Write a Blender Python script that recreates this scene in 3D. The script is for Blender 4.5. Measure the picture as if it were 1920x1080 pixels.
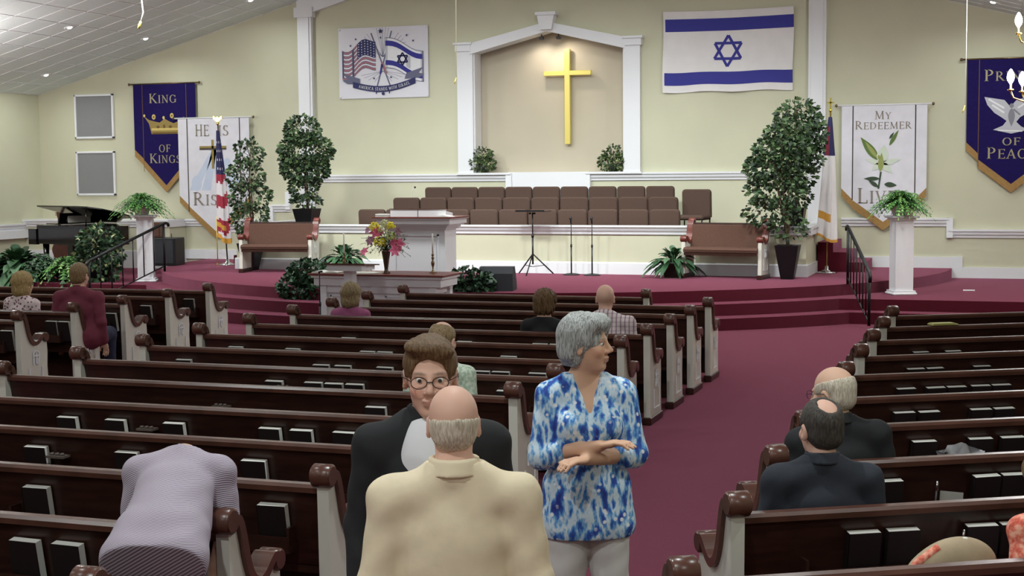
import bpy, math, random
import numpy as np
from mathutils import Matrix, Vector
scene = bpy.context.scene
for o in list(bpy.data.objects): bpy.data.objects.remove(o)
COL = scene.collection
R = math.radians
PI = math.pi
rnd = random.Random(7)

# ------------------------------------------------------------------ camera
CAMH = 2.3
FPX, PITCH, YAW, ROLL = 2703.8, .08114891, .33180038, .00931763
_F = Vector((-math.sin(YAW)*math.cos(PITCH), math.cos(YAW)*math.cos(PITCH), -math.sin(PITCH)))
_R = _F.cross(Vector((0, 0, 1))).normalized(); _U = _R.cross(_F)
_R2 = math.cos(ROLL)*_R - math.sin(ROLL)*_U; _U2 = math.sin(ROLL)*_R + math.cos(ROLL)*_U
cd = bpy.data.cameras.new('camera'); cd.sensor_width = 36; cd.lens = FPX*36/1920; cd.clip_end = 200; cd.clip_start = .05
cam = bpy.data.objects.new('camera', cd); COL.objects.link(cam)
m = Matrix(((_R2.x, _U2.x, -_F.x, 0), (_R2.y, _U2.y, -_F.y, 0), (_R2.z, _U2.z, -_F.z, CAMH), (0, 0, 0, 1)))
cam.matrix_world = m
scene.camera = cam

# ------------------------------------------------------------------ world, exposure
scene.view_settings.view_transform = 'Standard'
scene.view_settings.look = 'None'
scene.view_settings.gamma = 1
scene.view_settings.use_curve_mapping = False
scene.view_settings.exposure = EXPOSURE = 0.0
w = bpy.data.worlds.new('world'); scene.world = w; w.use_nodes = True
w.node_tree.nodes['Background'].inputs[0].default_value = (.8, .85, 1, 1)
w.node_tree.nodes['Background'].inputs[1].default_value = .05
CAN_W = 20         # recessed can lamp power
NAVE_W = 34
NEAR_W = 98
STAGE_W = 36
WASH_W = 1010      # added spotlights, unseen, aimed at the stage
BULB_W = 16
NICHE_W = 24

# ------------------------------------------------------------------ materials
def lin(c):
    out = []
    for v in c[:3]:
        v = v/255
        out.append(v/12.92 if v <= .04045 else ((v+.055)/1.055)**2.4)
    return (*out, 1)
MATS = {}
def mat(name, rgb, rough=.6, metal=0, var=.0, vscale=8, bump=0, bscale=60, emit=None, stretch=None, sheen=0, spec=.5, rgb2=None, trans=0, coat=0):
    if name in MATS: return MATS[name]
    M = bpy.data.materials.new(name); M.use_nodes = True
    nt = M.node_tree; b = nt.nodes['Principled BSDF']
    c = lin(rgb)
    b.inputs['Base Color'].default_value = c
    b.inputs['Roughness'].default_value = rough
    b.inputs['Metallic'].default_value = metal
    b.inputs['Specular IOR Level'].default_value = spec
    if trans: b.inputs['Transmission Weight'].default_value = trans
    if coat: b.inputs['Coat Weight'].default_value = coat
    if sheen: b.inputs['Sheen Weight'].default_value = sheen
    tc = nt.nodes.new('ShaderNodeTexCoord'); src = tc.outputs['Object']
    if stretch:
        mp = nt.nodes.new('ShaderNodeMapping'); mp.inputs['Scale'].default_value = stretch
        nt.links.new(src, mp.inputs['Vector']); src = mp.outputs['Vector']
    if var or rgb2:
        n = nt.nodes.new('ShaderNodeTexNoise'); n.inputs['Scale'].default_value = vscale; n.inputs['Detail'].default_value = 4
        nt.links.new(src, n.inputs['Vector'])
        r = nt.nodes.new('ShaderNodeValToRGB')
        c2 = lin(rgb2) if rgb2 else tuple(min(1, v*(1+var)) for v in c[:3])+(1,)
        c1 = c if rgb2 else tuple(v*(1-var) for v in c[:3])+(1,)
        r.color_ramp.elements[0].position = .35; r.color_ramp.elements[1].position = .65
        r.color_ramp.elements[0].color = c1; r.color_ramp.elements[1].color = c2
        nt.links.new(n.outputs['Fac'], r.inputs['Fac']); nt.links.new(r.outputs['Color'], b.inputs['Base Color'])
    if bump:
        n2 = nt.nodes.new('ShaderNodeTexNoise'); n2.inputs['Scale'].default_value = bscale; n2.inputs['Detail'].default_value = 3
        nt.links.new(src, n2.inputs['Vector'])
        bp = nt.nodes.new('ShaderNodeBump'); bp.inputs['Strength'].default_value = bump; bp.inputs['Distance'].default_value = .01
        nt.links.new(n2.outputs['Fac'], bp.inputs['Height']); nt.links.new(bp.outputs['Normal'], b.inputs['Normal'])
    if emit:
        b.inputs['Emission Color'].default_value = lin(emit[0]); b.inputs['Emission Strength'].default_value = emit[1]
    MATS[name] = M
    return M
mat('wall_paint', (201, 199, 174), .85, var=.02, vscale=1.5, bump=.05, bscale=120)
mat('niche_paint', (188, 178, 158), .85, var=.02, vscale=1.5)
mat('trim_white', (228, 228, 232), .45)
mat('ceiling_tile', (216, 222, 220), .9, var=.03, vscale=30, bump=.2, bscale=150)
mat('tile_bar', (225, 225, 228), .5)
mat('carpet', (80, 24, 34), 1, var=.08, vscale=90, bump=.5, bscale=300, spec=.0)
_b = MATS['carpet'].node_tree.nodes['Principled BSDF']; _b.inputs['Sheen Weight'].default_value = .78; _b.inputs['Sheen Roughness'].default_value = .45; _b.inputs['Sheen Tint'].default_value = lin((226, 150, 180))
mat('pew_wood', (54, 31, 24), .32, var=.25, vscale=5, stretch=(1, 6, 6), spec=.5)
mat('cap_wood', (86, 54, 44), .3, var=.2, vscale=6, spec=.5)
mat('cap_wood_red', (112, 52, 44), .3, var=.2, vscale=6, spec=.5)
mat('pew_white', (214, 211, 200), .5)
mat('cushion', (92, 66, 56), .9, var=.08, vscale=60, bump=.3, bscale=200, spec=.2)
mat('chair_fabric', (88, 70, 62), .95, var=.06, vscale=80, bump=.2, bscale=250, spec=.15)
mat('black_metal', (22, 21, 25), .4, metal=.2)
mat('black_plastic', (24, 24, 27), .5)
mat('piano_black', (10, 10, 12), .12, spec=.6)
mat('gold', (214, 190, 84), .22, metal=.9)
mat('gold_leaf', (232, 214, 120), .35, metal=.55)
mat('brass', (200, 170, 90), .25, metal=1)
mat('chrome', (220, 220, 222), .15, metal=1)
mat('paper', (232, 230, 222), .8)
mat('book_cover', (28, 16, 18), .55)
mat('grille', (132, 132, 134), .8, var=.03, vscale=40, bump=.3, bscale=400)
mat('pot_black', (16, 16, 18), .35)
mat('pot_grey', (62, 66, 58), .7)
mat('pot_white', (220, 218, 210), .5)
mat('trunk', (92, 74, 56), .9, var=.2, vscale=30)
for i, c in enumerate([(48, 72, 42), (66, 92, 52), (34, 52, 34), (96, 116, 74)]): mat('ficus_leaf%d' % i, c, .5)
for i, c in enumerate([(62, 112, 48), (92, 146, 66), (40, 78, 38), (130, 170, 96)]): mat('fern_leaf%d' % i, c, .5)
for i, c in enumerate([(44, 78, 48), (62, 98, 64), (28, 50, 32), (84, 116, 84)]): mat('floor_leaf%d' % i, c, .5)
for i, c in enumerate([(30, 58, 36), (48, 82, 52), (22, 42, 28), (70, 104, 70)]): mat('ivy_leaf%d' % i, c, .4)
for i, c in enumerate([(60, 84, 46), (84, 104, 58), (44, 60, 38), (150, 160, 110)]): mat('niche_leaf%d' % i, c, .5)
mat('cup_metal', (96, 84, 78), .5)
mat('tissue', (186, 184, 188), .9)
mat('bulletin', (170, 166, 96), .8)
mat('brass_dark', (120, 100, 74), .3, metal=.9)
mat('vase_bronze', (86, 72, 60), .25, metal=.7)
mat('vase_bronze', (86, 72, 60), .25, metal=.7)
mat('speaker_grey', (44, 46, 52), .7, var=.1, vscale=100, bump=.3, bscale=300)
mat('flag_white', (226, 222, 222), .85, var=.02, vscale=5)
mat('bulb', (255, 250, 245), .3, emit=((250, 246, 255), 60))
mat('cord_cream', (206, 200, 170), .7)
mat('card_grey', (150, 146, 140), .8)
mat('can_dark', (70, 70, 74), .5)
mat('can_bulb', (255, 252, 240), .4, emit=((255, 250, 238), 12))
mat('pale_leaf', (176, 186, 136), .6)
mat('banner_purple', (34, 26, 82), .95, spec=.1, var=.06, vscale=20)
FICUS = ['ficus_leaf%d' % i for i in range(4)]; FERN = ['fern_leaf%d' % i for i in range(4)]
FLOORL = ['floor_leaf%d' % i for i in range(4)]; IVY = ['ivy_leaf%d' % i for i in range(4)]; NICHEL = ['niche_leaf%d' % i for i in range(4)]

# ------------------------------------------------------------------ mesh helpers
class MB:
    """collects verts / faces / material slots for one mesh"""
    def __init__(s): s.v = []; s.f = []; s.m = []; s.sm = []
    def add(s, vs, fs, mi=0, smooth=False, T=None):
        b = len(s.v)
        if T is not None: vs = [tuple(T @ Vector(p)) for p in vs]
        s.v += [tuple(p) for p in vs]
        for f in fs: s.f.append(tuple(i+b for i in f)); s.m.append(mi); s.sm.append(smooth)
        return s
    def box(s, x0, x1, y0, y1, z0, z1, mi=0, T=None):
        v = [(x0, y0, z0), (x1, y0, z0), (x1, y1, z0), (x0, y1, z0), (x0, y0, z1), (x1, y0, z1), (x1, y1, z1), (x0, y1, z1)]
        return s.add(v, [(0, 3, 2, 1), (4, 5, 6, 7), (0, 1, 5, 4), (1, 2, 6, 5), (2, 3, 7, 6), (3, 0, 4, 7)], mi, False, T)
    def bbox(s, x0, x1, y0, y1, z0, z1, b=.01, mi=0, T=None):
        """box with chamfered edges"""
        vs = []; 
        P = [(x0, x1), (y0, y1), (z0, z1)]
        idx = {}
        for cx in (0, 1):
            for cy in (0, 1):
                for cz in (0, 1):
                    c = (cx, cy, cz); base = [P[k][c[k]] for k in range(3)]; ins = [b if c[k] == 0 else -b for k in range(3)]
                    for k in range(3):
                        p = [base[j]+(0 if j == k else ins[j]) for j in range(3)]
                        idx[(c, k)] = len(vs); vs.append(p)
        fs = []
        for k in range(3):
            a, d = [(1, 2), (2, 0), (0, 1)][k]
            for side in (0, 1):
                ring = []
                for q in [(0, 0), (1, 0), (1, 1), (0, 1)]:
                    c = [0, 0, 0]; c[k] = side; c[a] = q[0]; c[d] = q[1]; ring.append(idx[(tuple(c), k)])
                fs.append(ring if side else ring[::-1])
        for k in range(3):   # edges along axis k
            a, d = [(1, 2), (2, 0), (0, 1)][k]
            for sa in (0, 1):
                for sd in (0, 1):
                    c0 = [0, 0, 0]; c0[a] = sa; c0[d] = sd; c1 = list(c0); c1[k] = 1
                    f = [idx[(tuple(c0), a)], idx[(tuple(c1), a)], idx[(tuple(c1), d)], idx[(tuple(c0), d)]]
                    fs.append(f if (sa ^ sd) else f[::-1])
        for c in [(x, y, z) for x in (0, 1) for y in (0, 1) for z in (0, 1)]:
            f = [idx[(c, 0)], idx[(c, 1)], idx[(c, 2)]]
            fs.append(f if (sum(c) % 2) else f[::-1])
        return s.add(vs, fs, mi, False, T)
    def prism(s, poly, a0, a1, axis='x', mi=0, T=None, smooth=False):
        """poly of 2-D points extruded along axis; for 'x' poly=(y,z); 'y' poly=(x,z); 'z' poly=(x,y)"""
        n = len(poly)
        def mk(p, a): return {'x': (a, p[0], p[1]), 'y': (p[0], a, p[1]), 'z': (p[0], p[1], a)}[axis]
        v = [mk(p, a0) for p in poly]+[mk(p, a1) for p in poly]
        s.add(v, [tuple(range(n))[::-1], tuple(range(n, 2*n))], mi, False, T)
        b = len(s.v)-2*n
        for i in range(n):
            j = (i+1) % n
            s.f.append((b+i, b+j, b+n+j, b+n+i)); s.m.append(mi); s.sm.append(smooth)
        return s
    def tube(s, pts, r, n=8, mi=0, T=None, caps=True, smooth=True):
        pts = [Vector(p) for p in pts]; rs = r if isinstance(r, (list, tuple)) else [r]*len(pts)
        vs = []; fs = []
        up = None
        for i, p in enumerate(pts):
            d = (pts[min(i+1, len(pts)-1)]-pts[max(i-1, 0)]).normalized()
            if up is None:
                up = Vector((0, 0, 1)) if abs(d.z) < .9 else Vector((1, 0, 0))
            a = d.cross(up).normalized(); up = a.cross(d).normalized()
            for k in range(n):
                t = 2*PI*k/n; vs.append(p+(a*math.cos(t)+up*math.sin(t))*rs[i])
        for i in range(len(pts)-1):
            for k in range(n):
                fs.append((i*n+k, i*n+(k+1) % n, (i+1)*n+(k+1) % n, (i+1)*n+k))
        s.add(vs, fs, mi, smooth, T)
        if caps:
            b = len(s.v)-len(vs)
            s.f += [tuple(b+k for k in range(n))[::-1], tuple(b+(len(pts)-1)*n+k for k in range(n))]; s.m += [mi]*2; s.sm += [False]*2
        return s
    def lathe(s, prof, n=16, mi=0, T=None, c=(0, 0, 0), smooth=True, sq=None):
        vs = []; fs = []
        for r, z in prof:
            for k in range(n):
                t = 2*PI*(k+.5)/n; vs.append((c[0]+r*math.cos(t), c[1]+r*math.sin(t), c[2]+z))
        for i in range(len(prof)-1):
            for k in range(n): fs.append((i*n+k, i*n+(k+1) % n, (i+1)*n+(k+1) % n, (i+1)*n+k))
        fs.append(tuple(range(n))[::-1]); fs.append(tuple((len(prof)-1)*n+k for k in range(n)))
        return s.add(vs, fs, mi, smooth, T)
    def poly(s, pts, mi=0, T=None): return s.add(pts, [tuple(range(len(pts)))], mi, False, T)
def mesh_from(mb, mats, name='mesh'):
    me = bpy.data.meshes.new(name); me.from_pydata(mb.v, [], mb.f)
    for q in (mats if isinstance(mats, (list, tuple)) else [mats]): me.materials.append(MATS[q] if isinstance(q, str) else q)
    me.polygons.foreach_set('material_index', mb.m); me.polygons.foreach_set('use_smooth', mb.sm); me.update()
    return me
def link(name, me, parent=None, loc=None, rz=None):
    o = bpy.data.objects.new(name, me); COL.objects.link(o)
    if parent is not None: o.parent = parent
    if loc is not None: o.location = loc
    if rz is not None: o.rotation_euler = (0, 0, rz)
    return o
def build(mb, name, mats, parent=None, loc=None, rz=None): return link(name, mesh_from(mb, mats, name), parent, loc, rz)
def thing(name, label, cat, loc=(0, 0, 0), rz=0, group=None):
    o = link(name, None, None, loc, rz); return tag(o, label, cat, group)
def tag(o, label, cat, group=None):
    o['label'] = label; o['category'] = cat
    if group: o['group'] = group
    return o
def struct(mb, name, mats, parent=None, loc=None):
    o = build(mb, name, mats, parent, loc)
    if parent is None: o['kind'] = 'structure'
    return o
def copy_tree(o, parent=None):
    c = o.copy(); COL.objects.link(c)
    if parent is not None:
        c.parent = parent
    for ch in list(o.children): copy_tree(ch, c)
    return c
def rot_z(a): return Matrix.Rotation(a, 4, 'Z')
def arc(cx, cy, r, a0, a1, n): return [(cx+r*math.cos(R(a0+(a1-a0)*i/n)), cy+r*math.sin(R(a0+(a1-a0)*i/n))) for i in range(n+1)]
# ------------------------------------------------------------------ the room
CX = -8.405; WY = 26.59; XL = -20.04; XR = 2*CX-XL; YB = -7.0
Z0 = 4.038; SL = .271; ZR = Z0+SL*(CX-XL)
def ceil_z(x): return Z0+SL*min(x-XL, XR-x)
S1, S2, S3 = .171, .341, .513
mb = MB().box(XL-.3, XR+.3, YB-.3, WY+1.2, -.2, 0); struct(mb, 'floor', 'carpet')
# front wall with the niche opening, built as a ring of prisms around it
NX0, NX1 = -9.88, -6.87; NZ0, NZ1, NZP = 2.24, 4.60, 4.965
mb = MB()
def fw(poly): mb.prism(poly, WY, WY+.25, 'y')
fw([(XL-.3, -.1), (NX0, -.1), (NX0, ceil_z(NX0)+.3), (XL-.3, Z0-.05+.3)])
fw([(NX1, -.1), (XR+.3, -.1), (XR+.3, Z0+.25), (NX1, ceil_z(NX1)+.3)])
fw([(NX0, -.1), (NX1, -.1), (NX1, NZ0), (NX0, NZ0)])
fw([(NX0, NZ1), (CX+.03, NZP), (CX+.03, ZR+.3), (NX0, ceil_z(NX0)+.3)])
fw([(CX+.03, NZP), (NX1, NZ1), (NX1, ceil_z(NX1)+.3), (CX+.03, ZR+.3)])
wall_front = struct(mb, 'wall_front', 'wall_paint')
mb = MB()                                     # niche box behind the wall
ND = .12
mb.box(NX0-.1, NX1+.1, WY+.25+ND-.05, WY+.25+ND+.05, NZ0-.2, NZP+.3)
mb.box(NX0-.1, NX0-.02, WY+.2, WY+.25+ND, NZ0-.2, NZP+.3)
mb.box(NX1+.02, NX1+.1, WY+.2, WY+.25+ND, NZ0-.2, NZP+.3)
mb.prism([(NX0-.1, NZ1+.0), (CX+.03, NZP+.03), (NX1+.1, NZ1), (NX1+.1, NZP+.3), (NX0-.1, NZP+.3)], WY+.2, WY+.25+ND, 'y')
niche = build(mb, 'niche_alcove', 'niche_paint', wall_front)
mb = MB().box(NX0-.02, NX1+.02, WY-.006, WY+.25+ND, NZ0-.05, NZ0+.004); build(mb, 'niche_sill', 'trim_white', wall_front)
mb = MB().box(XL-.3, XL, YB, WY+.2, -.1, Z0+.3); wall_left = struct(mb, 'wall_left', 'wall_paint')
mb = MB().box(XR, XR+.3, YB, WY+.2, -.1, Z0+.3); struct(mb, 'wall_right', 'wall_paint')
mb = MB().prism([(XL-.3, -.1), (XR+.3, -.1), (XR+.3, Z0+.25), (CX, ZR+.3), (XL-.3, Z0+.25)], YB-.3, YB, 'y'); struct(mb, 'wall_back', 'wall_paint')
# ceiling: two slopes; tiles laid on a bar grid where the camera can see them
mb = MB()
mb.prism([(XL-.3, Z0-.3*SL+.02), (CX, ZR+.02), (CX, ZR+.3), (XL-.3, Z0+.25)], YB-.3, WY+.3, 'y')
mb.prism([(CX, ZR+.02), (XR+.3, Z0-.3*SL+.02), (XR+.3, Z0+.25), (CX, ZR+.3)], YB-.3, WY+.3, 'y')
ceiling = struct(mb, 'ceiling', 'ceiling_tile')
TS = .615
tm = MB(); g = .012
tm.v = []; 
tb = MB().bbox(g, TS/math.cos(math.atan(SL))-g, g, TS-g, -.006, .03, .006)
tile_me = mesh_from(tb, 'ceiling_tile', 'ceiling_tile')
ang = math.atan(SL); dX = TS
gridm = MB()
def tiles(x0, nx, y1, ny, side):
    for i in range(nx):
        for j in range(ny):
            x = x0+i*dX; y = y1-(j+1)*TS
            o = link('ceiling_panel', tile_me, ceiling)
            if side > 0:
                o.location = (x, y, Z0+SL*(x-XL)); o.rotation_euler = (0, -ang, 0)
            else:
                o.location = (x, y, Z0+SL*(XR-x)); o.rotation_euler = (0, ang, 0)
    xa, xb = x0, x0+nx*dX; ya, yb = y1-ny*TS, y1
    f = (lambda x: Z0+SL*(x-XL)) if side > 0 else (lambda x: Z0+SL*(XR-x))
    for i in range(nx+1):
        x = x0+i*dX
        gridm.add([(x-.013, ya, f(x-.013)-.012), (x+.013, ya, f(x+.013)-.012), (x+.013, yb, f(x+.013)-.012), (x-.013, yb, f(x-.013)-.012),
                   (x-.013, ya, f(x-.013)+.03), (x+.013, ya, f(x+.013)+.03), (x+.013, yb, f(x+.013)+.03), (x-.013, yb, f(x-.013)+.03)],
                  [(0, 3, 2, 1), (0, 1, 5, 4), (1, 2, 6, 5), (2, 3, 7, 6), (3, 0, 4, 7)])
    for j in range(ny+1):
        y = ya+j*TS
        gridm.add([(xa, y-.013, f(xa)-.012), (xb, y-.013, f(xb)-.012), (xb, y+.013, f(xb)-.012), (xa, y+.013, f(xa)-.012),
                   (xa, y-.013, f(xa)+.03), (xb, y-.013, f(xb)+.03), (xb, y+.013, f(xb)+.03), (xa, y+.013, f(xa)+.03)],
                  [(0, 3, 2, 1), (0, 1, 5, 4), (1, 2, 6, 5), (2, 3, 7, 6), (3, 0, 4, 7)])
tiles(-20.02+.02, 12, WY, 15, 1)
tiles(-2.3, 9, WY, 6, -1)
build(gridm, 'ceiling_grid', 'tile_bar', ceiling)

# ---- stage: elliptical dais with two wrap-around steps, side platforms
EA, EB = 7.475, 6.83
def ell(a, b, y0=WY, n=72):
    return [(CX+a*math.cos(PI+PI*i/n), y0+b*math.sin(PI+PI*i/n)) for i in range(n+1)]
def ell_cut(a, b, x0, x1):
    return [p for p in ell(a, b, n=160) if x0 <= p[0] <= x1]
platform = MB().prism(ell(EA, EB), S2-.05, S3, 'z'); stage = struct(platform, 'floor_stage', 'carpet')
XS = 6.93                                      # where the straight side platform front meets the curve
mb = MB()
cut = [p for p in ell(EA+.345, EB+.40, n=200)]
PYF = 22.04
front2 = [p for p in cut if p[1] <= PYF]
poly2 = [(XL, WY), (XL, PYF)]+front2+[(XR, PYF), (XR, WY)]
mb.prism(poly2[::-1] if False else poly2, S1-.05, S2, 'z'); struct(mb, 'floor_platform', 'carpet')
front1 = [p for p in ell(EA+.69, EB+.80, n=200) if p[1] <= PYF-.38]
poly1 = [(XL, WY), (XL, PYF-.38)]+front1+[(XR, PYF-.38), (XR, WY)]
mb = MB().prism(poly1, -.05, S1, 'z'); struct(mb, 'floor_step', 'carpet')

# ---- choir loft front wall and floors
CY = 23.86; CX0, CX1 = -13.76, -3.07
mb = MB().box(CX0+.06, CX1-.06, CY+.05, CY+.2, S3-.02, 1.30)
mb.box(CX0+.06, CX0+.2, CY+.2, WY, S3-.02, 1.30); mb.box(CX1-.2, CX1-.06, CY+.2, WY, S3-.02, 1.30)
choir = struct(mb, 'wall_choir', 'wall_paint')
mb = MB()
def prof_run(mb, prof, x0, x1, y, T=None):
    """horizontal moulding: prof list of (out, z), along X, outwards -Y"""
    mb.prism([(y-o, z) for o, z in prof], x0, x1, 'x', T=T)
capp = [(-.25, 1.345), (.10, 1.345), (.10, 1.325), (.075, 1.30), (.06, 1.265), (.035, 1.235), (.03, 1.20), (.0, 1.19), (-.05, 1.19), (-.25, 1.30)]
mb.prism([(CY+.05-o, z) for o, z in capp], CX0-.03, CX1+.03, 'x')
mb.box(CX0-.03, CX0+.24, CY+.3, WY, 1.30, 1.345); mb.box(CX1-.24, CX1+.03, CY+.3, WY, 1.30, 1.345)
mb.box(CX0+.0, CX0+.08, CY+.25, WY, 1.19, 1.31); mb.box(CX1-.08, CX1, CY+.25, WY, 1.19, 1.31)
build(mb, 'choir_cap', 'trim_white', choir)
mb = MB().box(CX0+.03, CX1-.03, CY+.02, CY+.12, S3-.005, .70)
mb.prism([(CY+.02, .70), (CY+.02+.02, .72), (CY+.12, .72), (CY+.12, .70)], CX0+.03, CX1-.03, 'x')
mb.box(CX0+.03, CX0+.1, CY+.12, WY, S3-.005, .70); mb.box(CX1-.1, CX1-.03, CY+.12, WY, S3-.005, .70)
build(mb, 'choir_baseboard', 'trim_white', choir)
CF = [(.72, CY+.2, 24.93), (.92, 24.93, 25.72), (1.12, 25.72, WY)]
mb = MB()
for z, y0, y1 in CF: mb.box(CX0+.2, CX1-.2, y0, WY, S3-.02, z)
struct(mb, 'floor_choir', 'carpet')

# ---- white trim on the front wall
mb = MB()
def pil(x0, x1, z0, z1, d=.10):
    mb.box(x0, x1, WY-d, WY+.01, z0, z1); mb.box(x0+.05, x1-.05, WY-d-.02, WY-d+.01, z0+.05, z1-.1)
pil(-13.67, -13.36, S3, 5.55); pil(2*CX+13.36, 2*CX+13.67, S3, 5.55)
for x0 in (-13.72, 2*CX+13.31): mb.box(x0, x0+.41, WY-.15, WY+.01, 5.42, 5.62)
for sgn in (1, -1):                            # raked frieze boards under the ceiling between the pilasters
    xa, xb = (-13.67, CX) if sgn > 0 else (2*CX+13.67, CX)
    za, zb = ceil_z(xa), ZR
    mb.prism([(xa, za-.34), (xb, zb-.34), (xb, zb+.02), (xa, za+.02)], WY-.12, WY+.01, 'y')
struct(mb, 'trim_1', 'trim_white')
mb = MB()                                       # niche surround
mb.box(-10.22, -9.90, WY-.10, WY+.02, NZ0+.02, 4.62); mb.box(-10.10, -9.87, WY-.05, WY+.3, NZ0, 4.62)
mb.box(-6.87, -6.56, WY-.10, WY+.02, NZ0+.02, 4.64); mb.box(-6.90, -6.68, WY-.05, WY+.3, NZ0, 4.62)
for x0, x1 in ((-10.25, -9.93), (-6.86, -6.53)):
    mb.box(x0, x1, WY-.13, WY+.02, 4.62, 4.76); mb.box(x0-.03, x1+.03, WY-.16, WY+.02, 4.75, 4.79)
kx = CX+.03
mb.prism([(-9.95, 4.56), (kx, 4.945), (kx, 5.12), (-9.95, 4.77)], WY-.12, WY+.25, 'y')
mb.prism([(kx, 4.945), (-6.85, 4.57), (-6.85, 4.78), (kx, 5.12)], WY-.12, WY+.25, 'y')
mb.prism([(kx-.115, 4.97), (kx+.115, 4.97), (kx+.17, 5.25), (kx-.17, 5.25)], WY-.2, WY+.01, 'y')
mb.box(kx-.2, kx+.2, WY-.22, WY+.01, 5.24, 5.30)
struct(mb, 'trim_2', 'trim_white')
mb = MB()                                       # chair rails, stepping with the levels
rp = [(0, .0), (.03, .0), (.035, .035), (.06, .06), (.065, .10), (.09, .115), (.09, .15), (0, .15)]
def rail(x0, x1, z, s=1): mb.prism([(WY-o*s, z+h) for o, h in rp], x0, x1, 'x')
rail(-13.36, -9.18, 2.10); rail(-7.60, 2*CX+13.36, 2.10)
mb.box(-9.20, -7.58, WY-.06, WY+.02, 1.75, 2.27); mb.box(-10.25, -9.14, WY-.12, WY+.02, 2.225, 2.265); mb.box(-7.62, -6.53, WY-.12, WY+.02, 2.225, 2.265)
for x0 in (-9.24, -7.66): mb.box(x0, x0+.12, WY-.10, WY+.01, 1.70, 2.26)
rail(-13.98, -13.6, 1.77); mb.box(-14.04, -13.94, WY-.08, WY+.01, 1.55, 1.91)
rail(-14.36, -13.95, 1.50); mb.box(-14.42, -14.33, WY-.08, WY+.01, 1.25, 1.64)
rail(-16.9, -14.36, 1.20)
rail(-2.85, -.99, 1.25); mb.box(-1.03, -.92, WY-.08, WY+.01, 1.05, 1.40); rail(-1.0, XR, 1.05)
struct(mb, 'trim_3', 'trim_white')
mb = MB(); mb.box(-.93, -.75, WY-.045, WY+.01, S2, .715); mb.box(-3.0, -.93, WY-.04, WY+.01, S3, .71); mb.box(-.75, XR, WY-.04, WY+.01, S2, .53)
mb.box(-16.9, -13.9, WY-.04, WY+.01, S3, .71)
struct(mb, 'baseboard_front', 'trim_white')
# low ledge wall on the left behind the piano
mb = MB().box(XL, -16.45, WY-.62, WY, S2-.02, 1.22); ledge = struct(mb, 'wall_ledge', 'wall_paint')
mb = MB().prism([(WY-.62-o, 1.20+h) for o, h in rp[:-1]]+[(WY, 1.35), (WY, 1.20)], XL, -16.42, 'x'); mb.box(XL, -16.43, WY-.65, WY-.61, S2, .70); mb.box(-16.46, -16.43, WY-.65, WY, S2, .70)
build(mb, 'ledge_cap', 'trim_white', ledge)
mb = MB(); mb.prism([(XL+o, 1.12+h) for o, h in rp], YB, WY-.6, 'y'); mb.box(XL, XL+.1, YB, WY-.6, .96, 1.13)
struct(mb, 'trim_4', 'trim_white')
# carpeted stair up to the loft on the right (and its twin on the left)
for sgn in (1, -1):
    mb = MB()
    for h, x0, x1 in ((.17, .52, .80), (.34, .26, .52), (.51, 0, .26)):
        xa = CX1-.03 if sgn > 0 else 2*CX-(CX1-.03)
        mb.box(min(xa+sgn*x0, xa+sgn*x1), max(xa+sgn*x0, xa+sgn*x1), 25.2, WY-.05, S3-.02, S3+h)
    struct(mb, 'floor_stair', 'carpet')

# ------------------------------------------------------------------ lamps of the room, and added stage spotlights
def spot_can(x, y, on=CAN_W, pair=True):
    z = ceil_z(x); s = 1 if x < CX else -1
    t = thing('recessed_light', CANLABEL.get((round(x, 1), round(y, 1)), 'recessed ceiling light'), 'ceiling light', (x, y, z-.004), 0, 'recessed ceiling cans')
    t.rotation_euler = (0, -ang*s, 0)
    mb = MB(); mb.lathe([(.075, -.012), (.105, -.016), (.105, -.002), (.075, -.002)], 20); build(mb, 'trim_ring', 'tile_bar', t)
    mb = MB(); mb.lathe([(.0, -.004), (.074, -.004), (.074, -.012), (.068, -.012), (.066, -.006), (.0, -.006)], 20); build(mb, 'housing', 'can_dark', t)
    mb = MB(); mb.lathe([(.004, -.03), (.03, -.028), (.045, -.016), (.045, -.006)], 14); build(mb, 'bulb', 'can_bulb', t)
    ld = bpy.data.lights.new('can_lamp', 'AREA'); ld.shape = 'DISK'; ld.size = .22; ld.energy = on; ld.color = (.92, 1, .985); ld.spread = R(165)
    lo = bpy.data.objects.new('can_lamp', ld); COL.objects.link(lo); lo.location = (x, y, z-.08)
mat('can_dark', (70, 70, 74), .5); mat('can_bulb', (255, 252, 240), .4, emit=((255, 250, 238), 12))
CANLABEL = {(-18.8, 25.2): 'recessed ceiling light nearest the left wall above the grey grilles', (-16.4, 25.2): 'recessed ceiling light above the purple crown banner',
            (-14.0, 25.2): 'recessed ceiling light at the upper edge beside the left white pilaster', (-16.4, 22.8): 'recessed ceiling light left of the hanging white cord, away from the wall',
            (-.3, 25.2): 'recessed ceiling light above the purple dove banner'}
for x in (-18.82, -16.42, -14.03):
    spot_can(x, 25.25)
spot_can(-16.42, 22.77); spot_can(-.3, 25.2)

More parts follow.
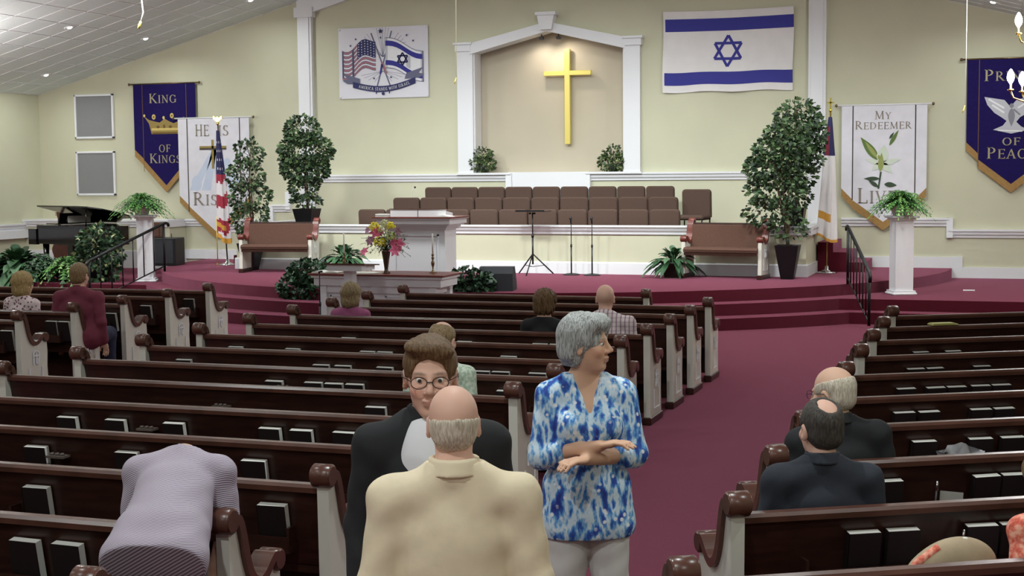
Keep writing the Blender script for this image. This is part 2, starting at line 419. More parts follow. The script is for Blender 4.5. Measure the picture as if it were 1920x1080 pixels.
# the rest of the ceiling cans, over the stage and the pews
ROWS = [(22.77, 'over the stage', (-11.6, -9.6, -7.2, -5.2, -2.8, -.3), STAGE_W), (20.2, 'over the communion table', (-14.03, -11.6, -5.2, -2.8), STAGE_W), (16.5, 'over the front pews', (-14.5, -8.4, -2.3), NAVE_W*1.6),
        (11.5, 'over the middle pews', (-14.5, -8.4, -2.3), NAVE_W), (6.5, 'over the rear pews', (-14.5, -8.4, -2.3, 1.2), NEAR_W), (1.5, 'over the camera', (-14.5, -8.4, -2.3, 1.2), NEAR_W), (-3.5, 'by the back wall', (-14.5, -8.4, -2.3), NEAR_W)]
NL = ['leftmost', 'second from left', 'third from left', 'fourth from left', 'fifth from left', 'sixth from left']
for y, where, xs, pw in ROWS:
    for k, x in enumerate(xs):
        CANLABEL[(round(x, 1), round(y, 1))] = 'recessed ceiling light %s, above the picture, %s' % (where, NL[k])
        spot_can(x, y, pw*(.55 if x > 0 else 1))

# added spotlights, unseen above the view, put in to brighten stage and choir wall
for k, (x, tx) in enumerate(((-12.6, -11.6), (-9.8, -9.2), (-7.0, -7.6), (-4.2, -5.2))):
    y, z = 18.4, ceil_z(x)-.35
    t = thing('added_spotlight', 'added black spotlight on the nave ceiling above the picture, %s' % NL[k], 'spotlight', (x, y, z), 0, 'added stage spotlights')
    q = (Vector((tx, 24.1, .8))-Vector((x, y, z))).to_track_quat('-Z', 'Y'); M4 = q.to_matrix().to_4x4()
    build(MB().lathe([(.03, .26), (.07, .24), (.08, .0), (.072, .0), (.06, .2), (.0, .22)], 16, T=M4), 'shade', 'black_metal', t); build(MB().tube([(0, 0, .1), (0, 0, .36)], .012, 6), 'stem', 'black_metal', t)
    ld = bpy.data.lights.new('wash_lamp', 'SPOT'); ld.energy = WASH_W; ld.spot_size = R(80); ld.spot_blend = 1; ld.shadow_soft_size = .35; ld.color = (.94, 1, .985)
    lo = bpy.data.objects.new('wash_lamp', ld); COL.objects.link(lo); lo.location = Vector((x, y, z))+(q @ Vector((0, 0, -.05))); lo.rotation_euler = q.to_euler()
# ------------------------------------------------------------------ pews
# local frame: x along the pew (left end seen from behind at 0), y forward, z up; back rail at y=0
def end_curve(n=6):
    """top edge of a pew end from the back roll to the arm roll"""
    P = [(-.035, .885), (.02, .885), (.052, .845), (.077, .77), (.101, .68), (.134, .61), (.18, .578), (.226, .592), (.268, .625), (.31, .652), (.35, .645)]
    out = []
    for i in range(len(P)-1):
        p0 = P[max(i-1, 0)]; p1 = P[i]; p2 = P[i+1]; p3 = P[min(i+2, len(P)-1)]
        for k in range(3):
            t = k/3
            out.append(tuple(.5*((2*p1[j])+(-p0[j]+p2[j])*t+(2*p0[j]-5*p1[j]+4*p2[j]-p3[j])*t*t+(-p0[j]+3*p1[j]-3*p2[j]+p3[j])*t**3) for j in (0, 1)))
    out.append(P[-1]); return out
ECV = end_curve()
def strip_prism(mb, line, th, x0, x1, mi=0):
    """ribbon of thickness th below a 2-D polyline (y,z), extruded along x"""
    n = len(line); low = []
    for i, p in enumerate(line):
        a = line[max(i-1, 0)]; b = line[min(i+1, n-1)]; d = (b[0]-a[0], b[1]-a[1]); L = math.hypot(*d)
        low.append((p[0]+d[1]/L*th, p[1]-d[0]/L*th))
    vs = [(x, p[0], p[1]) for x in (x0, x1) for p in line]+[(x, p[0], p[1]) for x in (x0, x1) for p in low]
    fs = []
    for i in range(n-1):
        fs += [(i, i+1, n+i+1, n+i), (2*n+i, 3*n+i, 3*n+i+1, 2*n+i+1), (i, 2*n+i, 2*n+i+1, i+1), (n+i, n+i+1, 3*n+i+1, 3*n+i)]
    fs += [(0, n, 3*n, 2*n), (n-1, 2*n+n-1, 3*n+n-1, 2*n-1)]
    mb.add(vs, fs, mi, False)
def pew_end_meshes(capmat):
    mb = MB()
    pan = [(-.03, .06), (-.045, .87)]+[(p[0], p[1]-.03) for p in ECV[1:]]+[(.382, .60), (.395, .45), (.385, .30), (.40, .06)]
    mb.prism(pan, 0, .06, 'x')
    panel = mesh_from(mb, 'pew_white', 'end_panel')
    mb = MB()
    strip_prism(mb, ECV, .042, -.022, .082)
    def roll(y, z, r, x0, x1):
        n = 18
        vs = []
        for x, rr in ((x0, r*.82), (x0+.008, r), (x1-.008, r), (x1, r*.82)):
            vs += [(x, y+rr*math.cos(2*PI*k/n), z+rr*math.sin(2*PI*k/n)) for k in range(n)]
        fs = [(j*n+k, j*n+(k+1) % n, (j+1)*n+(k+1) % n, (j+1)*n+k) for j in range(3) for k in range(n)]
        mb.add(vs, fs, 0, True); b = len(mb.v)-4*n
        mb.f += [tuple(b+k for k in range(n)), tuple(b+3*n+k for k in range(n))[::-1]]; mb.m += [0, 0]; mb.sm += [False, False]
    roll(-.035, .868, .056, -.022, .082); roll(.362, .605, .05, -.022, .082)
    cap = mesh_from(mb, capmat, 'arm_cap')
    mb = MB().bbox(-.012, .072, -.055, .42, 0, .07, .008); base = mesh_from(mb, 'pew_wood', 'end_base')
    res = {}
    for side in (-1, 1):                         # raised emblem on the outer face
        x = -.006 if side < 0 else .066
        mb = MB(); n = 20; r = .055; cy, cz = .20, .43
        for k in range(n):
            if 13 <= k <= 16: continue
            a0, a1 = 2*PI*k/n, 2*PI*(k+1)/n
            q = [(cy+rr*math.cos(a), cz+rr*math.sin(a)) for rr, a in ((r, a0), (r, a1), (r-.014, a1), (r-.014, a0))]
            mb.prism(q, min(x, x+side*.0)-(.006 if side < 0 else -.0), x+(.006 if side > 0 else 0), 'x')
        xa, xb = (x-.008, x+.002) if side < 0 else (x-.002, x+.008)
        mb.box(xa, xb, cy-.009, cy+.009, cz-.085, cz+.03); mb.box(xa, xb, cy-.04, cy+.04, cz-.012, cz+.006)
        mb.box(xa, xb, cy-.05, cy-.036, cz-.10, cz-.03); mb.box(xa, xb, cy+.02, cy+.034, cz-.10, cz-.03)
        e = mesh_from(mb, 'trim_white', 'emblem')
        mb = MB()
        for (y0, y1, z0, z1) in ((.08, .30, .13, .142), (.08, .092, .13, .31), (.288, .30, .13, .31)): mb.box(xa+.002, xb-.002, y0, y1, z0, z1)
        res[side] = (e, mesh_from(mb, 'trim_white', 'panel_moulding'))
    return panel, cap, base, res
END = pew_end_meshes('cap_wood')
PEWB = {}
def pew_body(L):
    key = round(L, 2)
    if key in PEWB: return PEWB[key]
    mb = MB().prism([(.0, .79), (.028, .79), (.10, .40), (.072, .40)], .06, L-.06, 'x'); back = mesh_from(mb, 'pew_wood', 'back')
    mb = MB().prism([(-.022, .775), (-.024, .80), (-.012, .815), (.035, .815), (.045, .80), (.043, .775)], .06, L-.06, 'x'); top = mesh_from(mb, 'cap_wood', 'top_rail')
    mb = MB().prism([(.08, .40), (.40, .43), (.41, .41), (.40, .38), (.08, .355)], .06, L-.06, 'x'); seat = mesh_from(mb, 'pew_wood', 'seat')
    mb = MB().bbox(.07, L-.07, .10, .40, .425, .475, .015); cush = mesh_from(mb, 'cushion', 'seat_cushion')
    mb = MB().box(.06, L-.06, .30, .33, .05, .37); apron = mesh_from(mb, 'pew_wood', 'apron')
    mb = MB()
    n = max(1, int(L/1.9))
    for k in range(n):
        xc = L*(k+.5)/n; hw = min(.8, L/n/2-.12)
        mb.box(xc-hw, xc+hw, -.035, .06, .475, .49); mb.box(xc-hw, xc+hw, -.043, -.035, .475, .555)
        for s in (-1, 1): mb.box(xc+s*hw-.007, xc+s*hw+.007, -.04, .05, .475, .60)
    rack = mesh_from(mb, 'pew_wood', 'book_rack')
    mb = MB(); xc = L*.46
    mb.box(xc-.06, xc+.06, -.075, .0, .655, .668)
    for dx in (-.035, 0, .035): mb.lathe([(.012, .668), (.013, .682), (.010, .682), (.009, .67)], 8, c=(xc+dx, -.045, 0))
    cup = mesh_from(mb, 'cup_metal', 'cup_holder')
    PEWB[key] = (back, top, seat, cush, apron, rack, cup); return PEWB[key]
PEWS = []
def pew(loc, rz, L, label, group, block, idx):
    t = thing('pew', label, 'pew', loc, rz, group)
    names = ('back', 'top_rail', 'seat', 'seat_cushion', 'apron', 'book_rack', 'cup_holder')
    for nme, me in zip(names, pew_body(L)): link(nme, me, t)
    panel, cap, base, res = END
    for side, x in ((-1, 0), (1, L-.06)):
        p = link('end_panel', panel, t, (x, 0, 0))
        link('arm_cap', cap, p); link('end_base', base, p); link('emblem', res[side][0], p); link('panel_moulding', res[side][1], p)
    PEWS.append((t, loc, rz, L, block, idx)); return t
ORD = ['front', 'second', 'third', 'fourth', 'fifth', 'sixth', 'seventh', 'eighth', 'ninth', 'tenth', 'eleventh', 'twelfth', 'thirteenth', 'fourteenth']
for i in range(14):
    y = 16.29-.925*i
    x0, x1 = (-7.11, -3.02) if i else (-7.05, -3.93)
    lab = ('short front pew of the middle block, nearest the communion table' if i == 0 else 'dark wood pew with white ends, %s row of the middle block from the stage' % ORD[i])
    if i == 13: lab = 'dark wood pew of the middle block nearest the viewer, beside the striped shirt'
    pew((x0, y, 0), 0, x1-x0, lab, 'pews of the middle block', 'M', i)
for i in range(7):
    y = 16.0-.93*i
    lab = 'dark wood pew with white end, %s row of the left block from the plants' % ORD[i]
    pew((-13.6, y, 0), 0, 4.05, lab, 'pews of the left block', 'L', i)
RANG = R(30)
for j in range(-1, 9):
    lab = 'dark wood pew, %s row of the angled right block from the stage' % ORD[8-j]
    pew((-1.12, 6.08+1.09*j, 0), RANG, 4.6 if j < 6 else 3.9-.5*(j-6), lab, 'angled pews of the right block', 'R', j)

# ------------------------------------------------------------------ hymnals in the racks
mb = MB(); mb.box(-.075, .075, 0, .003, 0, .215); mb.box(-.075, .075, .043, .046, 0, .215); mb.box(-.075, -.072, 0, .046, 0, .215); hym_cov = mesh_from(mb, 'book_cover', 'cover')
mb = MB().box(-.072, .074, .003, .043, .003, .214); hym_pag = mesh_from(mb, 'paper', 'pages')
def cam_ray(x, y): return _F*FPX+_R2*(x-960)-_U2*(y-540)
BK = {'M': [(438, 649), (545, 653), (650, 632), (686, 658), (718, 659), (340, 669), (868, 638), (1010, 642), (1034, 643), (951, 667), (1005, 699), (930, 700), (899, 694), (946, 733), (598, 685), (639, 685), (718, 687), (583, 722), (622, 720), (661, 724), (510, 716), (37, 1028), (116, 1028), (504, 948), (405, 949), (60, 919), (120, 790), (210, 785), (230, 830), (60, 835), (500, 790), (560, 815), (640, 812), (470, 870), (320, 780), (700, 770)],
      'L': [(92, 597), (115, 597), (204, 586), (270, 572), (351, 562), (8, 614)],
      'R': [(1626, 1005), (1700, 1000), (1848, 994), (1899, 983), (1672, 906), (1855, 892), (1907, 891), (1738, 829), (1844, 829), (1904, 822), (1700, 782), (1746, 774), (1844, 770), (1883, 770), (1703, 731), (1758, 730), (1793, 734), (1843, 731), (1880, 727), (1720, 694), (1755, 696), (1845, 687), (1730, 661), (1790, 655)]}
cands = []
for blk, pts in BK.items():
    for (x, y) in pts:
        d = cam_ray(x, y); best = None
        for (t, loc, rz, L, b, idx) in PEWS:
            if b != blk: continue
            fw_ = Vector((-math.sin(rz), math.cos(rz), 0)); al = Vector((math.cos(rz), math.sin(rz), 0))
            o = Vector(loc)-fw_*.05
            tt = (o-Vector((0, 0, CAMH))).dot(fw_)/d.dot(fw_); p = Vector((0, 0, CAMH))+d*tt
            u = (p-o).dot(al)
            if .12 < u < L-.12:
                e = abs(p.z-.70)
                if best is None or e < best[0]: best = (e, t, u, loc, rz, blk, idx)
        if best and best[0] < .12: cands.append(best)
seen = {}
BLK = {'M': 'middle', 'L': 'left', 'R': 'angled right'}
for e, t, u, loc, rz, blk, idx in sorted(cands, key=lambda c: (c[5], c[6], c[2])):
    row = ORD[8-idx] if blk == 'R' else ORD[idx]
    k = seen.setdefault((blk, idx), []); 
    if k and u-k[-1] < .165: u = k[-1]+.165
    k.append(u)
    p = Vector(loc)+Vector((math.cos(rz), math.sin(rz), 0))*u+Vector((-math.sin(rz), math.cos(rz), 0))*(-.002)
    pos = ORD[len(k)-1] if len(k) > 1 else 'first'
    b = thing('hymnal', 'dark hymnal, %s from left in the rack of the %s row, %s block' % (pos, row, BLK[blk]), 'book', (p.x, p.y, .492+rnd.uniform(-.0, .0)), rz, 'hymnals in the pew racks')
    b.rotation_euler = (R(rnd.uniform(9, 11)), 0, rz+R(rnd.uniform(-3, 3)))
    link('cover', hym_cov, b); link('pages', hym_pag, b)
def rack_point(blk, x, y, z, off=-.06):
    """point on the back of a pew of a block, for odds and ends in the racks"""
    d = cam_ray(x, y); best = None
    for (t, loc, rz, L, b, idx) in PEWS:
        if b != blk: continue
        f = Vector((-math.sin(rz), math.cos(rz), 0)); o = Vector(loc)+f*off
        tt = (o-Vector((0, 0, CAMH))).dot(f)/d.dot(f); p = Vector((0, 0, CAMH))+d*tt
        if best is None or abs(p.z-z) < best[0]: best = (abs(p.z-z), p, rz)
    return best[1], best[2]
p, rz = rack_point('R', 1782, 922, .66); mb = MB().box(-.065, .065, 0, .004, 0, .14); mb.box(-.06, .06, -.002, 0, .01, .13)
tag(build(mb, 'offering_card', ["card_grey"], None, (p.x, p.y, .50)), 'grey card standing in the rack in front of the dark suited man', 'card').rotation_euler = (R(-8), R(8), rz)
for (x, y, lab) in ((1752, 908, 'pen standing in the rack beside the grey card'), (1801, 1000, 'pen standing in the rack above the coral edged bag')):
    p, rz = rack_point('R', x, y, .68); t = thing('pen', lab, 'pen', (p.x, p.y, .50), rz)
    t.rotation_euler = (R(-6), R(8), rz)
    mb = MB().tube([(0, 0, 0), (0, 0, .15)], .006, 8); build(mb, 'barrel', 'black_plastic', t); mb = MB().tube([(0, 0, .15), (0, 0, .20)], .0065, 8); build(mb, 'pen_cap', 'chrome', t)
p, rz = rack_point('R', 1800, 840, .70)
mb = MB(); r2 = random.Random(3)
n = 9; vs = []
for i in range(n):
    for j in range(5):
        a = (i/(n-1)-.5)*.26; zz = j/4*.20
        vs.append((a*(1-.25*abs(j-3)/3)+r2.uniform(-.012, .012), -.02+.03*math.sin(i*1.9+j)+r2.uniform(-.01, .01), zz-(.05*abs(i-4)/4 if j == 4 else 0)))
fs = [(i*5+j, (i+1)*5+j, (i+1)*5+j+1, i*5+j+1) for i in range(n-1) for j in range(4)]
vs2 = [(x, y+.03, z) for x, y, z in vs]; k = len(vs)
mb.add(vs+vs2, fs+[tuple(q+k for q in f[::-1]) for f in fs], 0, True)
tag(build(mb, 'cloth', 'tissue', None, (p.x, p.y, .50)), 'crumpled pale grey cloth tucked in a rack of the right block', 'cloth').rotation_euler = (0, 0, rz)
p, rz = rack_point('R', 1772, 611, .80, .0)
mb = MB().bbox(-.13, .13, -.02, .10, 0, .012, .003); mb.bbox(-.12, .10, -.015, .09, .012, .02, .002)
tag(build(mb, 'folder', 'bulletin', None, (p.x, p.y, .817)), 'yellowish folder lying on a pew rail of the right block', 'folder').rotation_euler = (0, 0, rz)
# ------------------------------------------------------------------ benches on the stage
def bench(loc, rz, label):
    t = thing('stage_bench', label, 'bench', loc, rz, 'short benches on the stage'); L = 1.36
    # local frame as the pews: y forward; rotated so that forward faces the pews
    mb = MB().prism([(.0, .90), (.04, .90), (.115, .43), (.07, .43)], .06, L-.06, 'x'); build(mb, 'back', 'pew_wood', t)
    mb = MB(); mb.prism([(.035, .875), (.075, .86), (.15, .47), (.105, .45)], .07, L-.07, 'x'); build(mb, 'back_cushion', 'cushion', t)
    mb = MB().prism([(.08, .46), (.10, .505), (.30, .515), (.44, .505), (.475, .475), (.46, .43), (.08, .41)], .055, L-.055, 'x', smooth=False); build(mb, 'seat_cushion', 'cushion', t)
    mb = MB().box(.06, L-.06, .09, .45, .38, .425); build(mb, 'seat', 'pew_wood', t)
    panel, cap, base, res = END_RED
    for side, x in ((-1, 0), (1, L-.06)):
        p = link('end_panel', panel, t, (x, 0, 0)); p.scale = (1, 1.02, 1.06)
        link('arm_cap', cap, p); link('end_base', base, p); link('emblem', res[side][0], p); link('panel_moulding', res[side][1], p)
    return t
END_RED = pew_end_meshes('cap_wood_red')
# forward = -Y for a bench that faces the pews: rotate by 180 deg
bench((-3.68, 23.54, S3), R(180-8), 'brown cushioned bench with white ends on the right of the stage by the pot fern')
bench((-11.78, 23.48, S3), R(180+8), 'brown cushioned bench with white ends on the left of the stage by the flag')

# ------------------------------------------------------------------ choir chairs
def chair_meshes():
    mb = MB(); W, Hh = .53, .50
    prof = [(-W/2, 0)]+[(-W/2+.06-.06*math.cos(R(a)), Hh-.06+.06*math.sin(R(a))) for a in (0, 30, 60, 90)]+[(W/2-.06+.06*math.sin(R(a)), Hh-.06+.06*math.cos(R(a))) for a in (0, 30, 60, 90)]+[(W/2, 0)]
    def ring(off, y): 
        cx, cz = 0, Hh/2
        return [((x-cx)*(1-off/(W/2)), y, cz+(z-cz)*(1-off/(Hh/2))) for x, z in prof]
    rings = [ring(.02, .055), ring(0, .04), ring(0, -.02), ring(.02, -.04)]
    n = len(prof); vs = sum(rings, []); fs = [(i*n+k, i*n+(k+1) % n, (i+1)*n+(k+1) % n, (i+1)*n+k) for i in range(3) for k in range(n)]
    fs += [tuple(range(n)), tuple(range(3*n, 4*n))[::-1]]
    mb.add([(x, y-.06*z, z+.42) for x, y, z in vs], fs); back = mesh_from(mb, 'chair_fabric', 'backrest')
    mb = MB().bbox(-.265, .265, -.50, -.03, .38, .47, .03); seat = mesh_from(mb, 'chair_fabric', 'seat')
    legs = []
    for sx in (-1, 1):
        for y in (-.46, -.0):
            legs.append(mesh_from(MB().tube([(sx*.24, y, 0), (sx*.235, y, .39)], .0125, 8), 'black_metal', 'leg'))
    mb = MB()
    for sx in (-1, 1): mb.tube([(sx*.24, 0, .38), (sx*.24, .02, .50)], .0125, 8)
    mb.tube([(-.24, -.23, .2), (.24, -.23, .2)], .01, 6); fr = mesh_from(mb, 'black_metal', 'frame')
    return back, seat, legs, fr
CH = chair_meshes()
def choir_chair(x, y, z, label, rz=0):
    t = thing('choir_chair', label, 'chair', (x, y, z), rz, 'brown upholstered choir chairs')
    link('backrest', CH[0], t); link('seat', CH[1], t); link('frame', CH[3], t)
    for l in CH[2]: link('leg', l, t)
NTH = ['leftmost', 'second from left', 'third from left', 'fourth from left', 'fifth from left', 'sixth from left', 'seventh from left', 'eighth from left', 'ninth from left', 'tenth from left', 'eleventh from left', 'rightmost']
r1x = [-11.18+.555*k for k in range(11)]
for k, x in enumerate(r1x): choir_chair(x, 24.53, .69, 'brown choir chair, %s in the lowest row behind the white cap' % NTH[min(k, 10)])
for k in range(10): choir_chair(-10.81+.553*k, 25.30, .89, 'brown choir chair, %s in the middle choir row' % NTH[k])
for k in range(9): choir_chair(-10.47+.55*k, 26.07, 1.075, 'brown choir chair, %s in the top choir row' % NTH[k])
choir_chair(-5.27, 25.50, 1.02, 'brown choir chair standing apart at the right end of the choir', R(-6))

# ------------------------------------------------------------------ pulpit
t = thing('pulpit', 'white panelled pulpit with a wide moulded top behind the communion table', 'pulpit', (-8.60, 20.42, S3), 0)
mb = MB().box(-.50, .46, .08, .55, 0, .98); mb.box(-.54, .50, .05, .58, 0, .12); build(mb, 'body', 'trim_white', t)
mb = MB(); 
for (x0, x1, z0, z1) in ((-.38, .36, .20, .225), (-.38, .36, .80, .825), (-.38, -.355, .20, .825), (.335, .36, .20, .825)): mb.box(x0, x1, .06, .085, z0, z1)
mb.prism([(-.34, .26), (.32, .26), (.32, .70), (.28, .76), (-.30, .76), (-.34, .70)], .068, .085, 'y')
build(mb, 'front_panel', 'trim_white', t)
mb = MB()
for e, z0, z1 in ((.03, .90, .93), (.06, .93, .96), (.10, .96, .985), (.13, .985, 1.06), (.16, 1.06, 1.075)): mb.box(-.50-e, .46+e, .08-e, .55+e, z0, z1)
build(mb, 'cornice', 'trim_white', t)
mb = MB().box(-.68, .64, -.09, .72, 1.075, 1.095); build(mb, 'top', 'cap_wood_red', t)
# the lectern desk with papers on the pulpit
t = thing('pulpit_desk', 'white sloped desk standing on the pulpit top', 'desk', (-8.56, 20.62, S3+1.096))
mb = MB().prism([(-.16, 0), (.22, 0), (.22, .05), (-.16, .10)], -.42, .42, 'x'); build(mb, 'wedge', 'trim_white', t)
mb = MB().box(-.46, .46, -.17, -.155, -.0, .115); build(mb, 'front_board', 'trim_white', t)
mb = MB().box(-.47, .47, -.18, -.15, .115, .125); mb.box(-.004, .004, -.176, -.168, 0, .11); build(mb, 'edge_strip', 'cap_wood', t)
mb = MB().box(-.10, .10, -.07, .07, 0, .016); mb2 = MB().box(-.095, .095, -.065, .065, .016, .03)
t = thing('bible_stack', 'two stacked white books at the left of the pulpit top', 'books', (-9.13, 20.42, S3+1.096)); build(mb, 'lower_book', 'paper', t); 
mb = MB().box(-.10, .10, -.07, .07, .022, .045); build(mb, 'upper_book', 'paper', t); mb = MB().box(-.102, .102, -.072, .072, .016, .022); build(mb, 'cover', 'book_cover', t)
mb = MB()
mb.prism([(-.12, .01), (0, .03), (.12, .004), (.12, 0), (-.12, 0)], -.10, .10, 'y'); 
tag(build(mb, 'open_booklet', 'paper', None, (-8.10, 20.43, S3+1.097)), 'white open booklet at the right edge of the pulpit top', 'booklet')
# ------------------------------------------------------------------ communion table
TZ = .89; TY = 18.15
t = thing('communion_table', 'long white communion table with dark top below the stage', 'table', (-8.26, TY, 0), 0)
mb = MB().bbox(-1.02, 1.02, 0, .74, TZ-.025, TZ, .006); build(mb, 'table_top', 'cap_wood_red', t)
mb = MB()
for e, z0, z1 in ((-.03, TZ-.06, TZ-.025), (-.06, TZ-.17, TZ-.06), (-.10, TZ-.19, TZ-.17)): mb.box(-1.02-e, 1.02+e, -e, .74+e, z0, z1)
build(mb, 'apron', 'trim_white', t)
mb = MB().box(-.80, .80, .14, .62, .10, TZ-.19); mb.box(-.84, .84, .10, .66, TZ-.27, TZ-.19); mb.box(-.86, .86, .09, .67, 0, .12); build(mb, 'body', 'trim_white', t)
for x in (-.83, .83):
    for y in (.12, .64): build(MB().box(x-.055, x+.055, y-.05, y+.05, .02, TZ-.18), 'corner_post', 'trim_white', t)
for x in (-.42, .42):
    mb = MB()
    for a in ((-.32, .32, .2, .22), (-.32, .32, .56, .58), (-.32, -.30, .2, .58), (.30, .32, .2, .58)): mb.box(x+a[0], x+a[1], .125, .142, a[2], a[3])
    build(mb, 'panel_moulding', 'trim_white', t)
# candlesticks
def candle(x, y, lab, dz=0):
    t = thing('candlestick', lab, 'candlestick', (x, y, TZ), 0, 'candlesticks on the communion table')
    mb = MB().lathe([(.055, 0), (.058, .008), (.03, .018), (.012, .04), (.010, .08), (.022, .11), (.026, .14), (.016, .17), (.010, .18), (.02, .20), (.022, .215), (.012, .22), (.018, .25), (.022, .26), (.0, .262)], 14); build(mb, 'stem', 'brass_dark', t)
    mb = MB().tube([(0, 0, .25), (0, 0, .55)], [.0115, .0105], 10); build(mb, 'candle', 'pot_white', t)
    mb = MB().tube([(0, 0, .55), (0, 0, .562)], .002, 5); build(mb, 'wick', 'black_plastic', t)
candle(-7.58, 18.62, 'brass candlestick with a white candle at the right end of the communion table')
candle(-8.94, 18.62, 'brass candlestick with a white candle behind the small white lectern')
# flower vase
t = thing('flower_vase', 'dark trumpet vase of yellow and pink flowers on the communion table', 'vase', (-8.20, 18.42, TZ))
mb = MB().lathe([(.055, 0), (.058, .01), (.03, .03), (.026, .06), (.045, .20), (.062, .30), (.066, .33), (.058, .33), (.04, .30), (.0, .29)], 18); build(mb, 'vase', 'vase_bronze', t)
fr = random.Random(12)
def flower(c, r, mname, kind):
    mb = MB(); c = Vector(c)
    if kind == 'pom':
        for k in range(60):
            z = fr.uniform(-.6, 1); a = fr.uniform(0, 2*PI); q = math.sqrt(1-min(1, z*z)); d = Vector((q*math.cos(a), q*math.sin(a), z))
            s = d.cross(Vector((.3, .2, 1))).normalized()*r*.28; u = d.cross(s).normalized()*r*.28
            p = c+d*r*.75; mb.add([p-s, p-u*.6+d*r*.25, p+s, p+u*.6+d*r*.25], [(0, 1, 2, 3)])
    else:
        n = 6; ax = Vector((fr.uniform(-.6, .6), -1, fr.uniform(-.2, .7))).normalized(); s = ax.cross(Vector((0, 0, 1))).normalized(); u = s.cross(ax)
        for k in range(n):
            a = 2*PI*k/n; d = s*math.cos(a)+u*math.sin(a); w_ = ax.cross(d)*r*.28
            mb.add([c, c+d*r*.5+w_+ax*r*.25, c+d*r+ax*r*.10, c+d*r*.5-w_+ax*r*.25, c+d*r*.5+ax*r*.12], [(0, 1, 4), (1, 2, 4), (2, 3, 4), (3, 0, 4)])
    build(mb, 'bloom', mname, t)
for nm, c in (('bloom_yellow', (250, 238, 60)), ('bloom_pink', (236, 120, 156)), ('bloom_pale', (222, 226, 170)), ('bloom_lime', (200, 216, 130)), ('bloom_lilac', (196, 150, 176))): mat(nm, c, .7)
for (x, z, m_, k, r) in ((-.13, .64, 'bloom_yellow', 'pom', .065), (.11, .66, 'bloom_yellow', 'pom', .055), (-.05, .43, 'bloom_yellow', 'pom', .075), (.03, .69, 'bloom_pale', 'pom', .055), (-.02, .60, 'bloom_pale', 'pom', .055), (.09, .51, 'bloom_lime', 'pom', .065),
                           (-.12, .56, 'bloom_pink', 'lily', .085), (-.06, .58, 'bloom_pink', 'lily', .07), (.17, .40, 'bloom_pink', 'lily', .10), (.16, .32, 'bloom_pink', 'lily', .08), (-.25, .30, 'bloom_pink', 'lily', .07), (.20, .58, 'bloom_lilac', 'lily', .07), (-.19, .45, 'bloom_lilac', 'lily', .075), (-.20, .60, 'bloom_lilac', 'lily', .055), (.14, .44, 'bloom_pink', 'lily', .07)):
    flower((x*1.12, -.06+fr.uniform(-.05, .05), z), r*1.2, m_, k)
mb = MB()
for k in range(70):
    a = fr.uniform(0, 2*PI); q = fr.uniform(.08, .42); e = Vector((math.cos(a)*q, math.sin(a)*q*.6-.02, fr.uniform(.28, .66)-q*.25))
    s = Vector((0, 0, .30)); mid = (s+e)/2+Vector((0, 0, .10)); pts = [s, mid, e]
    mb.tube(pts, .0025, 4)
    for j in range(7):
        tt = .35+j*.1; p = s.lerp(mid, min(1, tt*2)) if tt < .5 else mid.lerp(e, tt*2-1)
        d = Vector((fr.uniform(-1, 1), fr.uniform(-1, 1), fr.uniform(-.5, .6))).normalized()*.045; w_ = d.cross(Vector((.2, .3, 1))).normalized()*.011
        mb.add([p, p+d*.5+w_, p+d, p+d*.5-w_], [(0, 1, 2, 3)], fr.choice((0, 0, 1, 2)))
o = build(mb, 'greenery', ['ficus_leaf1', 'ficus_leaf3', 'ficus_leaf0'], t); o['kind'] = 'stuff'
# small lectern in front of the table
t = thing('small_lectern', 'slim white lectern with a slanted dark edged top before the table', 'lectern', (-8.44, 17.74, 0), 0)
mb = MB().box(-.065, .065, -.05, .08, .04, .98); build(mb, 'column', 'trim_white', t)
mb = MB().box(-.2, .2, -.17, .2, 0, .05); build(mb, 'foot', 'trim_white', t)
mb = MB().prism([(-.17, .975), (.25, .975), (.25, 1.03), (-.17, 1.06)], -.26, .26, 'x'); build(mb, 'desk', 'trim_white', t)
mb = MB().prism([(-.20, 1.06), (.30, 1.028), (.30, 1.045), (-.20, 1.08)], -.29, .31, 'x'); build(mb, 'desk_top', 'cap_wood', t)
# open book on the table
t = thing('open_book', 'open white book lying at the left end of the communion table', 'book', (-9.08, 18.36, TZ), R(6))
for s in (-1, 1):
    pr = [(0, .008)]+[(s*(.02+.17*k/6), .008+.022*math.sin(PI*(.15+.75*k/6))) for k in range(7)]+[(s*.19, .0), (0, 0)]
    mb = MB().prism(pr, -.13, .13, 'y'); build(mb, 'page_block', 'paper', t)
build(MB().box(-.2, .2, -.135, .135, -.0, .003), 'cover', 'book_cover', t)
t = thing('paper_sheets', 'loose white sheets spread on the communion table beside the vase', 'paper', (-8.52, 18.42, TZ))
for k, (x, y, a) in enumerate(((0, 0, 5), (.06, .05, -14), (-.04, .07, 22))): o = build(MB().box(-.14, .14, -.105, .105, .001+.002*k, .002+.002*k), 'sheet', 'paper', t, (x, y, 0), R(a))
